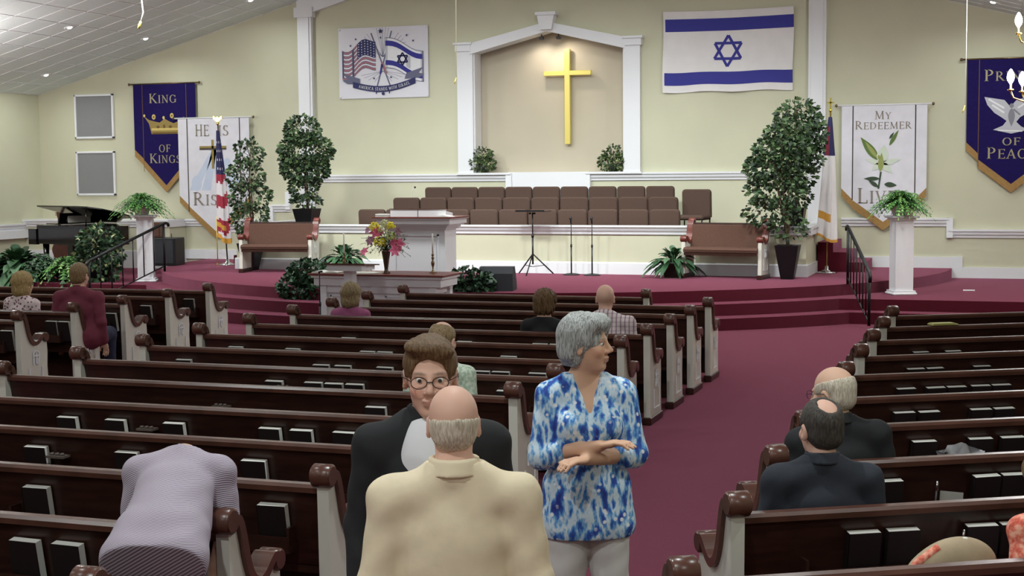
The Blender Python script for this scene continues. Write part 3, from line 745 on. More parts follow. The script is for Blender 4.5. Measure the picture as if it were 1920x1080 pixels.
# thin mic stand by the table
def mic_stand(loc, h, lab, base_r=.14, group='microphone stands', boom=False):
    t = thing('microphone_stand', lab, 'mic stand', loc, 0, group)
    build(MB().lathe([(base_r, 0), (base_r, .012), (base_r*.8, .02), (.02, .035), (.0, .036)], 20), 'base', 'black_metal', t)
    build(MB().tube([(0, 0, .02), (0, 0, h*.55)], .013, 8), 'lower_tube', 'black_metal', t); build(MB().tube([(0, 0, h*.55), (0, 0, h)], .008, 8), 'upper_tube', 'black_metal', t)
    build(MB().lathe([(.016, 0), (.018, .02), (.016, .05), (.01, .05)], 10, c=(0, 0, h*.53)), 'clutch', 'black_metal', t)
    if boom:
        build(MB().tube([(0, 0, h), (-.01, 0, h+.02), (.05, -.02, h+.03)], [.012, .014, .012], 8), 'clip', 'black_plastic', t)
    else:
        build(MB().tube([(0, 0, h-.02), (0, -.015, h+.03), (0, -.03, h+.06)], [.014, .017, .022], 10), 'clip', 'black_plastic', t)
        build(MB().lathe([(.004, 0), (.022, .012), (.026, .03), (.02, .05), (.004, .056)], 12, c=(0, -.03, h+.04)), 'microphone', 'black_plastic', t)
mic_stand((-8.80, 17.55, 0), .94, 'thin black microphone stand in front of the communion table', .13, boom=True)
mic_stand((-7.06, 23.62, S3), .90, 'black microphone stand next to the music stand', .15)
mic_stand((-6.68, 23.58, S3), .90, 'black microphone stand nearer the pot fern', .15)
# music stand
t = thing('music_stand', 'black tripod music stand with a flat desk in front of the choir', 'music stand', (-7.72, 23.52, S3))
build(MB().tube([(0, 0, .18), (0, 0, .66)], .016, 8), 'lower_tube', 'black_metal', t); build(MB().tube([(0, 0, .66), (0, 0, 1.07)], .011, 8), 'upper_tube', 'black_metal', t)
build(MB().lathe([(.022, 0), (.024, .03), (.022, .06), (.012, .06)], 10, c=(0, 0, .64)), 'clutch', 'black_metal', t)
for a in (-90, 30, 150):
    d = Vector((math.cos(R(a)), math.sin(R(a)), 0)); l = build(MB().tube([(0, 0, .36), tuple(d*.36+Vector((0, 0, .012)))], .012, 8), 'leg', 'black_metal', t)
    build(MB().tube([(0, 0, .14), tuple(d*.21+Vector((0, 0, .16)))], .006, 6), 'brace', 'black_metal', l)
build(MB().box(-.26, .26, -.14, .24, 1.085, 1.095).box(-.26, .26, -.15, -.14, 1.085, 1.115), 'desk', 'black_metal', t)
mb = MB(); 
for s in (-1, 1): mb.lathe([(.02, 0), (.022, .015), (.02, .03)], 10, c=(s*.04, -.02, 1.04))
build(mb, 'tilt_knobs', 'black_plastic', t)
# floor monitor
t = thing('floor_monitor', 'dark grey wedge loudspeaker beside the ivy at the stage edge', 'loudspeaker', (-7.22, 20.36, S3), R(10))
mb = MB().prism([(-.20, 0), (.20, 0), (.20, .10), (.02, .36), (-.14, .36), (-.20, .26)], -.27, .24, 'x'); build(mb, 'cabinet', 'speaker_grey', t)
mb = MB().add([(-.25, .205, .10), (.22, .205, .10), (.22, .03, .352), (-.25, .03, .352)], [(0, 1, 2, 3)]); build(mb, 'grille', 'black_plastic', t)
mb = MB().box(.24, .245, -.06, .06, .18, .21); build(mb, 'handle', 'black_plastic', t)

# ------------------------------------------------------------------ pedestals and handrails
def pedestal(loc, lab, rz):
    t = thing('pedestal', lab, 'pedestal', loc, rz, 'white plant pedestals')
    n = 8
    def octo(r, z): return [(r*math.cos(2*PI*(k+.5)/4)*1.0, r*math.sin(2*PI*(k+.5)/4), z) for k in range(4)]
    build(MB().box(-.14, .14, -.14, .14, .06, 1.16), 'shaft', 'trim_white', t)
    build(MB().bbox(-.19, .19, -.19, .19, 0, .035, .01).box(-.17, .17, -.17, .17, .035, .065), 'plinth', 'trim_white', t)
    build(MB().box(-.17, .17, -.17, .17, 1.15, 1.18).bbox(-.21, .21, -.21, .21, 1.18, 1.215, .01), 'capital', 'trim_white', t)
pedestal((-1.55, 22.95, S2), 'white square pedestal under the fern, right of the stage', R(24))
pedestal((-14.90, 22.72, S2), 'white square pedestal under the fern, beside the piano on the left', R(26))
def handrail(top, bot, zt, zb, lab, nb):
    t = thing('handrail', lab, 'handrail', (0, 0, 0), 0, 'black iron stair handrails')
    T, B = Vector(top), Vector(bot); up = .86
    build(MB().tube([(T.x, T.y, zt), (T.x, T.y, zt+up)], .022, 8), 'newel_post', 'black_metal', t)
    build(MB().tube([(B.x, B.y, zb), (B.x, B.y, zb+up-.1)], .022, 8), 'newel_post', 'black_metal', t)
    d = (B-T).normalized(); a = Vector((T.x, T.y, zt+up+.02)); b = Vector((B.x, B.y, zb+up-.09))
    build(MB().tube([a-Vector((d.x, d.y, 0))*.13+Vector((0, 0, -.06)), a-Vector((d.x, d.y, 0))*.12+Vector((0, 0, -.01)), a-Vector((d.x, d.y, 0))*.06+Vector((0, 0, .01)), a, b, b+Vector((d.x, d.y, 0))*.07+Vector((0, 0, -.06)), b+Vector((d.x, d.y, 0))*.05+Vector((0, 0, -.14))], .026, 8), 'top_rail', 'black_metal', t)
    build(MB().tube([(T.x, T.y, zt+.10), (B.x, B.y, zb+.04)], .013, 6), 'bottom_rail', 'black_metal', t)
    for k in range(1, nb+1):
        q = k/(nb+1); p = T.lerp(B, q); z0 = zt+.10+(zb+.04-zt-.10)*q; z1 = a.z+(b.z-a.z)*q
        build(MB().tube([(p.x, p.y, z0), (p.x, p.y, z1)], .011, 6), 'baluster', 'black_metal', t)
handrail((-2.32, 22.58), (-1.86, 21.05), S3, .04, 'black iron handrail on the right stage steps', 6)
handrail((-14.66, 22.95), (-15.02, 21.15), S3, .04, 'black iron handrail on the left stage steps', 6)
build(MB().bbox(-.09, .09, -.06, .06, 0, .012, .004), 'floor_outlet', 'trim_white', None, (-.57, 23.85, S2)); tag(bpy.data.objects['floor_outlet'], 'small pale floor outlet plate on the carpet right of the pedestal', 'outlet')

# ------------------------------------------------------------------ grand piano, instrument, small cabinet
t = thing('grand_piano', 'black grand piano with its lid half raised behind the plants', 'piano', (-17.12, 24.35, S2), R(-22))
t.scale = (.93, .93, .97)
def pcurve():
    return [(-1.05, -.75), (-1.05, .75), (-.35, .75), (.1, .55), (.55, .30), (.95, .22), (1.15, .05), (1.18, -.25), (1.05, -.55), (.8, -.72), (.5, -.75)]
mb = MB().prism(pcurve(), .62, 1.0, 'z'); build(mb, 'case', 'piano_black', t)
mb = MB().box(-1.32, -1.04, -.75, .75, .62, .70).box(-1.34, -1.04, -.78, -.70, .60, .92).box(-1.34, -1.04, .70, .78, .60, .92); kb = build(mb, 'keyboard_bed', 'piano_black', t)
build(MB().box(-1.30, -1.12, -.68, .68, .70, .72), 'keys', 'paper', kb)
T = Matrix.Translation((0, .75, 1.01)) @ Matrix.Rotation(R(-14), 4, 'X') @ Matrix.Translation((0, -.75, 0))
mb = MB().prism([(p[0]*1.02, p[1]*1.02) for p in pcurve()], 0, .025, 'z', T=T); build(mb, 'lid', 'piano_black', t)
build(MB().tube([(.62, -.62, .98), (.62, -.60, 1.33)], .014, 6), 'lid_prop', 'piano_black', t)
build(MB().box(-1.0, -.62, -.55, .55, 1.01, 1.03).add([(-.62, -.5, 1.03), (-.62, .5, 1.03), (-.55, .5, 1.24), (-.55, -.5, 1.24), (-.60, -.5, 1.03), (-.60, .5, 1.03), (-.53, .5, 1.24), (-.53, -.5, 1.24)], [(0, 1, 2, 3), (7, 6, 5, 4), (0, 3, 7, 4), (1, 5, 6, 2), (3, 2, 6, 7)]), 'music_desk', 'piano_black', t)
build(MB().box(-.56, -.55, -.3, .25, 1.04, 1.2), 'sheet_music', 'paper', t)
for x, y in ((-.95, -.6), (-.95, .6), (.8, -.2)): build(MB().tube([(x, y, 0), (x, y, .64)], [.045, .07], 10), 'leg', 'piano_black', t)
build(MB().box(-.85, -.65, -.15, .15, .06, .64), 'pedal_lyre', 'piano_black', t)
t = thing('guitar', 'brown headstock and neck of an instrument rising left of the piano', 'instrument', (-18.75, 25.45, S2-.12), R(20))
bod = [(.0+.19*math.sin(a)*(1-.28*math.exp(-((math.cos(a)-.15)/.35)**2)), .42-.30*math.cos(a)) for a in [2*PI*k/32 for k in range(32)]]
build(MB().prism(bod, -.05, .05, 'y'), 'body', 'cap_wood', t)
build(MB().box(-.028, .028, -.06, -.035, .62, 1.18), 'neck', 'pew_wood', t)
hs = build(MB().prism([(-.03, 1.18), (.03, 1.18), (.05, 1.25), (.045, 1.36), (-.045, 1.36), (-.05, 1.25)], -.06, -.035, 'y'), 'headstock', 'cap_wood', t)
mb = MB()
for s in (-1, 1):
    for k in range(3): mb.tube([(s*.045, -.048, 1.25+.04*k), (s*.08, -.048, 1.25+.04*k)], .010, 6)
build(mb, 'tuning_pegs', 'brass', hs)
t = thing('monitor_cabinet', 'black box cabinet on the stage behind the left handrail', 'cabinet', (-15.62, 24.55, S3), R(10))
build(MB().bbox(-.30, .27, -.25, .25, 0, .54, .012), 'body', 'black_plastic', t); build(MB().box(-.26, .23, -.262, -.25, .05, .50), 'grille', 'speaker_grey', t); build(MB().tube([(.1, 0, .54), (.1, 0, .62)], .008, 6), 'knob', 'black_plastic', t)
t = thing('speaker_box', 'small brown wooden box on the black cabinet behind the handrail', 'box', (-15.83, 24.58, S3+.541), R(10))
build(MB().bbox(-.10, .08, -.1, .1, 0, .30, .01), 'body', 'cap_wood', t); build(MB().box(-.08, .06, -.108, -.1, .03, .27), 'front_cloth', 'cushion', t)
# ------------------------------------------------------------------ serif capitals drawn as strokes (height 1)
TH, TN = .13, .065
def ln(x0, y0, x1, y1, w):
    d = (x1-x0, y1-y0); L = math.hypot(*d); n = (-d[1]/L*w/2, d[0]/L*w/2)
    return [(x0+n[0], y0+n[1]), (x0-n[0], y0-n[1]), (x1-n[0], y1-n[1]), (x1+n[0], y1+n[1])]
def sf(x, y, w=.26): return [(x-w/2, y if y < .5 else y-.045), (x+w/2, y if y < .5 else y-.045), (x+w/2, (y if y < .5 else y-.045)+.045), (x-w/2, (y if y < .5 else y-.045)+.045)]
def st(x): return [ln(x, 0, x, 1, TH), sf(x, 0), sf(x, 1)]
def bow(cx, cy, rx, ry, a0, a1, n=14):
    out = []
    for k in range(n):
        q = []
        for a, s in ((a0+(a1-a0)*k/n, 1), (a0+(a1-a0)*(k+1)/n, 1), (a0+(a1-a0)*(k+1)/n, -1), (a0+(a1-a0)*k/n, -1)):
            c, d = math.cos(R(a)), math.sin(R(a)); wd = TN+(TH-TN)*abs(c)
            q.append((cx+(rx-(wd if s < 0 else 0))*c, cy+(ry-(wd*.8 if s < 0 else 0))*d))
        out.append(q)
    return out
GL = {
 'I': (.34, st(.17)), 'H': (.82, st(.16)+st(.66)+[ln(.16, .52, .66, .52, TN)]),
 'E': (.64, st(.16)+[ln(.1, .975, .58, .975, TN), ln(.1, .025, .60, .025, TN), ln(.16, .52, .48, .52, TN), ln(.57, .82, .57, 1, TN), ln(.59, 0, .59, .2, TN), ln(.48, .43, .48, .61, TN)]),
 'F': (.60, st(.16)+[ln(.1, .975, .56, .975, TN), ln(.16, .52, .46, .52, TN), ln(.55, .82, .55, 1, TN), ln(.46, .43, .46, .61, TN)]),
 'L': (.62, st(.16)+[ln(.1, .025, .58, .025, TN), ln(.57, 0, .57, .22, TN)]),
 'K': (.80, st(.16)+[ln(.2, .46, .62, .98, TN), ln(.30, .56, .70, .02, TH), sf(.62, 1), sf(.70, 0)]),
 'N': (.84, [ln(.16, 0, .16, 1, TN), ln(.68, 0, .68, 1, TN), ln(.14, .98, .68, .03, TH), sf(.16, 0), sf(.12, 1, .2), sf(.68, 1)]),
 'M': (1.0, [ln(.14, 0, .18, 1, TN), ln(.84, 0, .80, 1, TH), ln(.18, .98, .5, .05, TH), ln(.80, .98, .5, .05, TN), sf(.14, 0), sf(.84, 0), sf(.15, 1, .2), sf(.83, 1, .2)]),
 'Y': (.74, [ln(.36, 0, .36, .48, TH), ln(.36, .45, .10, .98, TH), ln(.37, .45, .63, .98, TN), sf(.36, 0), sf(.10, 1), sf(.63, 1)]),
 'V': (.76, [ln(.37, .02, .10, .98, TH), ln(.37, .02, .64, .98, TN), sf(.10, 1), sf(.64, 1)]),
 'A': (.80, [ln(.10, .02, .39, .98, TN), ln(.68, .02, .39, .98, TH), ln(.2, .36, .58, .36, TN), sf(.10, 0), sf(.68, 0)]),
 'O': (.86, bow(.42, .5, .38, .51, 0, 360, 28)), 'C': (.78, bow(.42, .5, .38, .51, 45, 315, 22)+[ln(.69, .7, .69, .95, TN)]),
 'G': (.86, bow(.42, .5, .38, .51, 45, 330, 22)+[ln(.69, .7, .69, .95, TN), ln(.70, .06, .70, .42, TH), sf(.70, .42, .26)]),
 'D': (.86, st(.16)+bow(.30, .5, .48, .5, -90, 90, 16)+[ln(.16, .97, .32, .97, TN), ln(.16, .03, .32, .03, TN)]),
 'P': (.66, st(.16)+bow(.28, .73, .32, .27, -90, 90, 12)+[ln(.16, .97, .3, .97, TN), ln(.16, .48, .3, .48, TN)]),
 'R': (.76, st(.16)+bow(.28, .74, .30, .26, -90, 90, 12)+[ln(.16, .97, .3, .97, TN), ln(.16, .50, .3, .50, TN), ln(.32, .50, .66, .03, TH), sf(.70, 0, .18)]),
 'S': (.56, bow(.28, .735, .22, .265, 40, 270, 14)+bow(.28, .255, .24, .255, -140, 90, 14)+[ln(.45, .8, .45, .97, TN), ln(.07, .04, .07, .22, TN)]),
}
def word(s, x, z, h, small=.82):
    """flat polygons for a word: first letter of a 'cap|rest' marked with ^ is taller"""
    out = []; cx = x; big = False
    for ch in s:
        if ch == ' ': cx += .35*h; continue
        if ch == '^': big = True; continue
        hh = h if big else h*small
        big = False
        w_, polys = GL[ch]
        out += [[(cx+p[0]*hh, z+p[1]*hh) for p in q] for q in polys]
        cx += (w_+.08)*hh
    return out, cx
def word_fit(s, x0, x1, z, h, small=.82):
    out, cx = word(s, 0, z, h, small); k = (x1-x0)/cx
    return [[(x0+p[0]*k, p[1]) for p in q] for q in out]
class Print:
    """flat inks on a cloth: each shape a thin layer a fraction of a millimetre over the one before"""
    def __init__(s, y): s.mb = MB(); s.y = y; s.mats = []; s.k = 0
    def ink(s, mname, polys):
        if mname not in s.mats: s.mats.append(mname)
        mi = s.mats.index(mname); s.k += 1; y = s.y-.0012*s.k
        for q in polys:
            ar = sum(q[i][0]*q[(i+1) % len(q)][1]-q[(i+1) % len(q)][0]*q[i][1] for i in range(len(q)))
            q = q if ar > 0 else q[::-1]
            s.mb.add([(p[0], y, p[1]) for p in q], [tuple(range(len(q)))], mi)
    def done(s, parent, name='print'): return build(s.mb, name, s.mats, parent)
def ellipse(cx, cz, rx, rz_, n=20, rot=0):
    c, s = math.cos(R(rot)), math.sin(R(rot))
    return [(cx+rx*math.cos(2*PI*k/n)*c-rz_*math.sin(2*PI*k/n)*s, cz+rx*math.cos(2*PI*k/n)*s+rz_*math.sin(2*PI*k/n)*c) for k in range(n)]
def star(cx, cz, r, n=5, q=.4): return [(cx+(r if k % 2 == 0 else r*q)*math.sin(PI*k/n), cz+(r if k % 2 == 0 else r*q)*math.cos(PI*k/n)) for k in range(2*n)]
def petal(x0, z0, x1, z1, w, n=10):
    d = Vector((x1-x0, z1-z0)); L = d.length; d /= L; nrm = Vector((-d.y, d.x))
    a = [Vector((x0, z0))+d*L*k/n+nrm*w*math.sin(PI*(k/n)**.8) for k in range(n+1)]; b = [Vector((x0, z0))+d*L*k/n-nrm*w*math.sin(PI*(k/n)**.8) for k in range(n-1, 0, -1)]
    return [(p.x, p.y) for p in a+b]
for nm, c in (('ink_gold', (150, 128, 70)), ('ink_gold_text', (168, 158, 126)), ('ink_taupe', (142, 132, 120)), ('ink_grey', (88, 84, 80)), ('ink_blue', (52, 52, 140)), ('ink_lightblue', (196, 206, 226)), ('ink_dove', (190, 190, 198)), ('ink_dove_dark', (134, 134, 142)), ('ink_green', (96, 120, 62)), ('ink_dkgreen', (58, 76, 56)), ('ink_lily', (206, 216, 200)), ('ink_olive', (150, 158, 90)), ('ink_navy', (46, 48, 96)), ('ink_red', (172, 110, 118)), ('ink_pale', (222, 220, 228)), ('ink_steel', (104, 104, 130)), ('ink_line', (60, 52, 48)), ('ink_gold_hi', (206, 184, 110)), ('ink_gold_dk', (108, 82, 38)), ('ink_white', (232, 232, 236))): mat(nm, c, .8)
mat('banner_purple', (54, 40, 118), .75, var=.06, vscale=20); mat('banner_white', (222, 220, 228), .8, var=.03, vscale=6); mat('banner_hem', (156, 120, 66), .7, var=.1, vscale=30)
def banner(name, label, x0, x1, ztop, zs, zb, zp, inset, clothm, yoff=.06, linemat=None, tilt=0):
    """hanging banner: side flaps end at zs, middle drops to zb at its edges and to a point zp"""
    t = thing(name, label, 'banner', (0, 0, 0), 0); y = WY-yoff; xm = (x0+x1)/2; xi0, xi1 = x0+inset, x1-inset; hm = .15
    th = .008
    def wav(poly, m_, nm, dy):
        return build(MB().prism(poly, y+dy-th, y+dy, 'y'), nm, m_, t)
    wav([(x0, zs), (xi0, zs-.20), (xi0, zb), (xm, zp), (xi1, zb), (xi1, zs-.20), (x1, zs), (x1, ztop), (x0, ztop)][::1], clothm, 'cloth', 0)
    hem = MB()
    for q in ([(x0, zs), (x0, zs-hm*.95), (xi0, zs-.20-hm*.95), (xi0, zs-.20)], [(x1, zs), (x1, zs-hm*.95), (xi1, zs-.20-hm*.95), (xi1, zs-.20)], [(xi0, zb), (xi0, zb-hm), (xm, zp-hm), (xm, zp)], [(xi1, zb), (xi1, zb-hm), (xm, zp-hm), (xm, zp)]): hem.prism(q, y-th, y, 'y')
    build(hem, 'gold_hem', 'banner_hem', t)
    rod = build(MB().tube([(x0-.08, y-.004, ztop+.005), (x1+.08, y-.004, ztop+.005)], .015, 8), 'rod', 'brass_dark' if linemat is None else 'trim_white', t)
    for x in (x0-.10, x1+.10): build(MB().lathe([(.006, -.03), (.026, -.012), (.026, .012), (.006, .03)], 10, c=(x, y-.004, ztop+.005)), 'finial', 'brass_dark', rod)
    return t, y-th, xi0, xi1
# KING OF KINGS
t, y, a, b = banner('wall_banner', 'purple wall banner with a gold crown reading KING OF KINGS', -17.59, -16.09, 4.19, 2.82, 2.60, 2.06, .22, 'banner_purple')
P = Print(y)
P.ink('ink_gold_dk', [ln(a, 2.35, a, 4.19, .012), ln(b, 2.35, b, 4.19, .012)])
P.ink('ink_gold_text', word_fit('^KING', -17.21, -16.52, 3.79, .20)); P.ink('ink_gold_text', word_fit('OF', -17.0, -16.70, 2.76, .19)); P.ink('ink_gold_text', word_fit('^KINGS', -17.23, -16.46, 2.53, .20))
P.ink('ink_gold', [[(-17.16, 3.14), (-16.52, 3.14), (-16.46, 3.36), (-16.36, 3.50), (-16.52, 3.40), (-16.62, 3.36), (-16.72, 3.40), (-16.84, 3.46), (-16.96, 3.38), (-17.06, 3.40), (-17.22, 3.44), (-17.34, 3.52), (-17.22, 3.36)]])
P.ink('ink_gold_hi', [ln(-17.16, 3.24, -16.52, 3.24, .05), ellipse(-17.1, 3.50, .045, .055), ellipse(-16.66, 3.52, .045, .055), ellipse(-16.86, 3.48, .028, .035), ellipse(-17.33, 3.53, .025, .03)])
P.ink('ink_gold_dk', [ln(-17.14, 3.16, -16.54, 3.16, .03), ellipse(-17.0, 3.29, .04, .03), ellipse(-16.7, 3.29, .04, .03), ellipse(-16.85, 3.30, .03, .04)]+[ellipse(-17.1, 3.50, .018, .022), ellipse(-16.66, 3.52, .018, .022)])
P.done(t)
# PRINCE OF PEACE
t, y, a, b = banner('wall_banner', 'purple wall banner with a white dove reading PRINCE OF PEACE', -.72, .78, 4.15, 2.72, 2.42, 1.99, .20, 'banner_purple')
P = Print(y)
P.ink('ink_gold_dk', [ln(a, 2.3, a, 4.15, .012), ln(b, 2.3, b, 4.15, .012)])
P.ink('ink_gold_text', word_fit('^PRINCE', -.44, .50, 3.77, .20)); P.ink('ink_gold_text', word_fit('OF', -.13, .19, 2.66, .16)); P.ink('ink_gold_text', word_fit('^PEACE', -.38, .44, 2.43, .20))
P.ink('ink_dove', [[(-.43, 3.50), (-.10, 3.44), (.0, 3.32), (.10, 3.44), (.46, 3.52), (.40, 3.36), (.30, 3.22), (.16, 3.14), (.10, 3.06), (.18, 2.98), (.30, 2.92), (.02, 2.86), (-.28, 2.93), (-.12, 3.0), (-.06, 3.08), (-.14, 3.14), (-.26, 3.22), (-.38, 3.36)]])
P.ink('ink_white', [ln(-.36, 3.46, -.10, 3.30, .03), ln(-.30, 3.36, -.10, 3.22, .03), ln(.38, 3.46, .12, 3.30, .03), ln(-.20, 2.92, .2, 2.90, .02)])
P.ink('ink_dove_dark', [petal(.02, 3.3, .02, 2.98, .055), ellipse(.02, 3.34, .035, .04), ln(.05, 3.28, .16, 3.18, .03)])
P.done(t)
# HE IS RISEN (stands in front of the wall, a little nearer)
t, y, a, b = banner('wall_banner', 'white hanging banner with a cross and rays reading HE IS RISEN', -16.50, -14.82, 3.45, 1.84, 1.62, 1.10, .22, 'banner_white', .10, linemat=1)
P = Print(y)
P.ink('ink_lightblue', [[(-15.68, 2.85), (-15.58, 2.85), (c+.10, 1.95), (c-.12, 1.95)] for c in (-16.15, -15.85, -15.5, -15.2)])
P.ink('ink_lightblue', [ellipse(-16.08, 2.10, .12, .16), ellipse(-15.2, 2.12, .12, .18), ellipse(-15.35, 2.5, .09, .12)])
P.ink('ink_line', [ln(a, 1.50, a, 3.45, .022), ln(b, 1.50, b, 3.45, .022)])
P.ink('ink_taupe', word_fit('^HE', -16.09, -15.74, 3.08, .24, .95)); P.ink('ink_taupe', word_fit('IS', -15.55, -15.27, 3.08, .24, .9)); P.ink('ink_taupe', word_fit('^RISEN', -16.18, -15.10, 1.64, .27))
P.ink('ink_gold', [ln(-15.99, 2.845, -15.36, 2.845, .05), ln(-15.68, 2.40, -15.68, 3.0, .05)]); P.ink('ink_line', [ln(-15.99, 2.81, -15.36, 2.81, .03)])
P.done(t)
# MY REDEEMER LIVES
t, y, a, b = banner('wall_banner', 'white hanging banner with a lily reading MY REDEEMER LIVES', -2.85, -1.38, 3.40, 1.93, 1.72, 1.33, .195, 'banner_white', .10, linemat=1)
P = Print(y)
P.ink('ink_line', [ln(a, 1.72, a-.0, 3.40, .02), ln(b, 1.72, b, 3.40, .02)])
P.ink('ink_taupe', word_fit('^MY', -2.28, -1.98, 3.15, .145)); P.ink('ink_taupe', word_fit('^REDEEMER', -2.62, -1.63, 2.975, .15)); P.ink('ink_taupe', word_fit('^LIVES', -2.57, -1.70, 1.66, .27))
P.ink('ink_green', [petal(-2.20, 2.42, -2.52, 2.84, .075), petal(-2.02, 2.68, -1.86, 2.96, .035)])
P.ink('ink_olive', [petal(-2.22, 2.46, -2.44, 2.76, .035)])
P.ink('ink_lily', [petal(-2.16, 2.36, -2.10, 2.70, .10), petal(-2.16, 2.36, -2.44, 2.45, .04), petal(-2.16, 2.36, -1.82, 2.44, .05), petal(-2.16, 2.38, -2.32, 2.24, .05), petal(-2.16, 2.38, -1.96, 2.20, .06)])
P.ink('ink_olive', [petal(-2.17, 2.22, -2.15, 2.56, .05), ellipse(-2.2, 2.48, .02, .04)])
P.ink('ink_dkgreen', [ln(-2.16, 2.22, -2.20, 1.92, .03), petal(-2.18, 2.10, -2.46, 2.10, .035), petal(-2.2, 1.95, -2.38, 2.08, .035), petal(-2.10, 2.0, -1.88, 1.98, .045), petal(-2.02, 2.80, -1.94, 2.92, .02)])
P.done(t)
# poster: two crossed flags over a ribbon
px0, px1, pz0, pz1 = -12.79, -10.85, 3.77, 5.17
t = thing('wall_poster', 'white wall banner of crossed American and Israeli flags above a dark ribbon', 'poster')
build(MB().box(px0, px1, WY-.03, WY-.022, pz0, pz1), 'cloth', 'ink_pale', t)
for x in (px0+.03, px1-.03):
    for z in (pz0+.03, pz1-.03): build(MB().lathe([(.022, -.002), (.022, .002)], 12, T=Matrix.Translation((x, WY-.034, z)) @ Matrix.Rotation(R(90), 4, 'X')), 'grommet', 'trim_white', t)
P = Print(WY-.031); pc = -11.85
def PX(u, v): return (px0+u*(px1-px0), pz1-v*(pz1-pz0))      # u,v from the poster's top-left
def pp(*uv): return [PX(*q) for q in uv]
P.ink('ink_steel', [ln(*PX(.5, .42), *PX(.5+.32*math.sin(R(a))*.9, .42-.42*math.cos(R(a))), .006) for a in (-62, -54, -46, -38, -14, -7, 0, 7, 14, 38, 46, 54, 62)]+[ln(*PX(.5, .62), *PX(.5+.26*math.sin(R(a)), .62+.16*abs(math.cos(R(a)))), .006) for a in (-70, -55, -40, -22, 22, 40, 55, 70)])
P.ink('ink_steel', [ln(*PX(.37, .08), *PX(.58, .84), .028), ln(*PX(.60, .06), *PX(.43, .84), .028)])
def flagpatch(u0, u1, f_top, hgt, n=10): 
    return lambda a, b, c, d: [PX(u0+(u1-u0)*(a+(b-a)*k/n), f_top(a+(b-a)*k/n)+hgt*c) for k in range(n+1)]+[PX(u0+(u1-u0)*(b-(b-a)*k/n), f_top(b-(b-a)*k/n)+hgt*d) for k in range(n+1)]
us = flagpatch(.04, .42, lambda s: .32-.16*s+.05*math.sin(s*7.5), .40)
P.ink('ink_pale', [us(0, 1, 0, 1)]); P.ink('ink_red', [us(0, 1, k/13, (k+1)/13) for k in range(0, 13, 2)]); P.ink('ink_steel', [us(0, 1, k/13-.012, k/13+.012) for k in range(0, 14)]+[us(.30, .36, 0, 1), us(0, .05, 0, .95)])
P.ink('ink_navy', [us(.46, 1, 0, .56)])
P.ink('ink_white', [star(*PX(.04+.38*(.50+.09*i), .32-.16*(.5+.09*i)+.05*math.sin((.5+.09*i)*7.5)+.40*(.06+.09*j)), .016) for i in range(6) for j in range(6)])
il = flagpatch(.53, .95, lambda s: .15+.20*s-.03*math.sin(s*6), .43)
P.ink('ink_white', [il(0, 1, 0, 1)]); P.ink('ink_dove', [il(.0, .06, 0, 1), il(.93, 1, 0, 1), il(.55, .66, .3, .7)]); P.ink('ink_blue', [il(0, 1, .10, .27), il(0, 1, .74, .90)]); P.ink('ink_steel', [il(0, 1, 0, .02), il(0, 1, .98, 1), il(.97, 1.0, 0, 1)])
def hexa(cx, cz, r, w_):
    out = []
    for off in (0, 180):
        v = [(cx+r*math.sin(R(off+120*k)), cz+r*math.cos(R(off+120*k))) for k in range(3)]
        out += [ln(*v[k], *v[(k+1) % 3], w_) for k in range(3)]
    return out
P.ink('ink_navy', hexa(*PX(.72, .46), .125, .03))
rib = lambda a, b, c, d: [PX(.16+.70*(a+(b-a)*k/14), .76+.09*math.sin(PI*(a+(b-a)*k/14))-.04*(a+(b-a)*k/14)+c) for k in range(15)]+[PX(.16+.70*(b-(b-a)*k/14), .76+.09*math.sin(PI*(b-(b-a)*k/14))-.04*(b-(b-a)*k/14)+d) for k in range(15)]
P.ink('ink_steel', [pp((.05, .64), (.24, .72), (.24, .80), (.10, .79), (.04, .74), (.10, .72)), pp((.95, .58), (.76, .66), (.74, .74), (.90, .73), (.96, .68), (.90, .66))])
P.ink('ink_navy', [rib(0, 1, -.0, .085)])
P.ink('ink_navy', [star(*PX(.48, .06), .06)]+[star(*PX(u, v), .03) for u, v in ((.48, .15), (.20, .16), (.14, .25), (.77, .13), (.84, .21), (.40, .72), (.59, .71))]+[ellipse(*PX(.50, .94), .035, .03), ln(*PX(.43, .90), *PX(.42, .94), .02), ln(*PX(.57, .90), *PX(.57, .94), .02)])
P.ink('ink_red', [ln(*PX(.50, .50), *PX(.54, .66), .03)]); P.ink('ink_blue', [ln(*PX(.49, .52), *PX(.47, .66), .03)])
# ribbon lettering, letter by letter along the curve
txt = 'AMERICA STANDS WITH ISRAEL'; GL['T'] = (.6, [ln(.3, 0, .3, 1, TH), ln(.02, .96, .58, .96, TN*1.3), sf(.3, 0)]); GL['W'] = (1.0, [ln(.06, .98, .28, .02, TH), ln(.28, .02, .48, .9, TN), ln(.48, .9, .70, .02, TH), ln(.70, .02, .90, .98, TN)])
tot = sum((GL[c][0]+.12) if c != ' ' else .55 for c in txt); s = 0
polys = []
for c in txt:
    if c == ' ': s += .55; continue
    q = .09+.83*(s+GL[c][0]/2)/tot; h = .062; bx, bz = PX(.16+.70*q, .76+.09*math.sin(PI*q)-.04*q+.066)
    sl = math.atan(-(.09*PI*math.cos(PI*q)-.04)*(pz1-pz0)/(.70*(px1-px0))); cc, ss = math.cos(sl), math.sin(sl); wsc = .70*(px1-px0)*.83/tot
    for g_ in GL[c][1]: polys.append([(bx+((p[0]-GL[c][0]/2)*wsc)*cc-p[1]*h*ss, bz+((p[0]-GL[c][0]/2)*wsc)*ss+p[1]*h*cc) for p in g_])
    s += GL[c][0]+.12
P.ink('ink_white', polys); P.done(t)
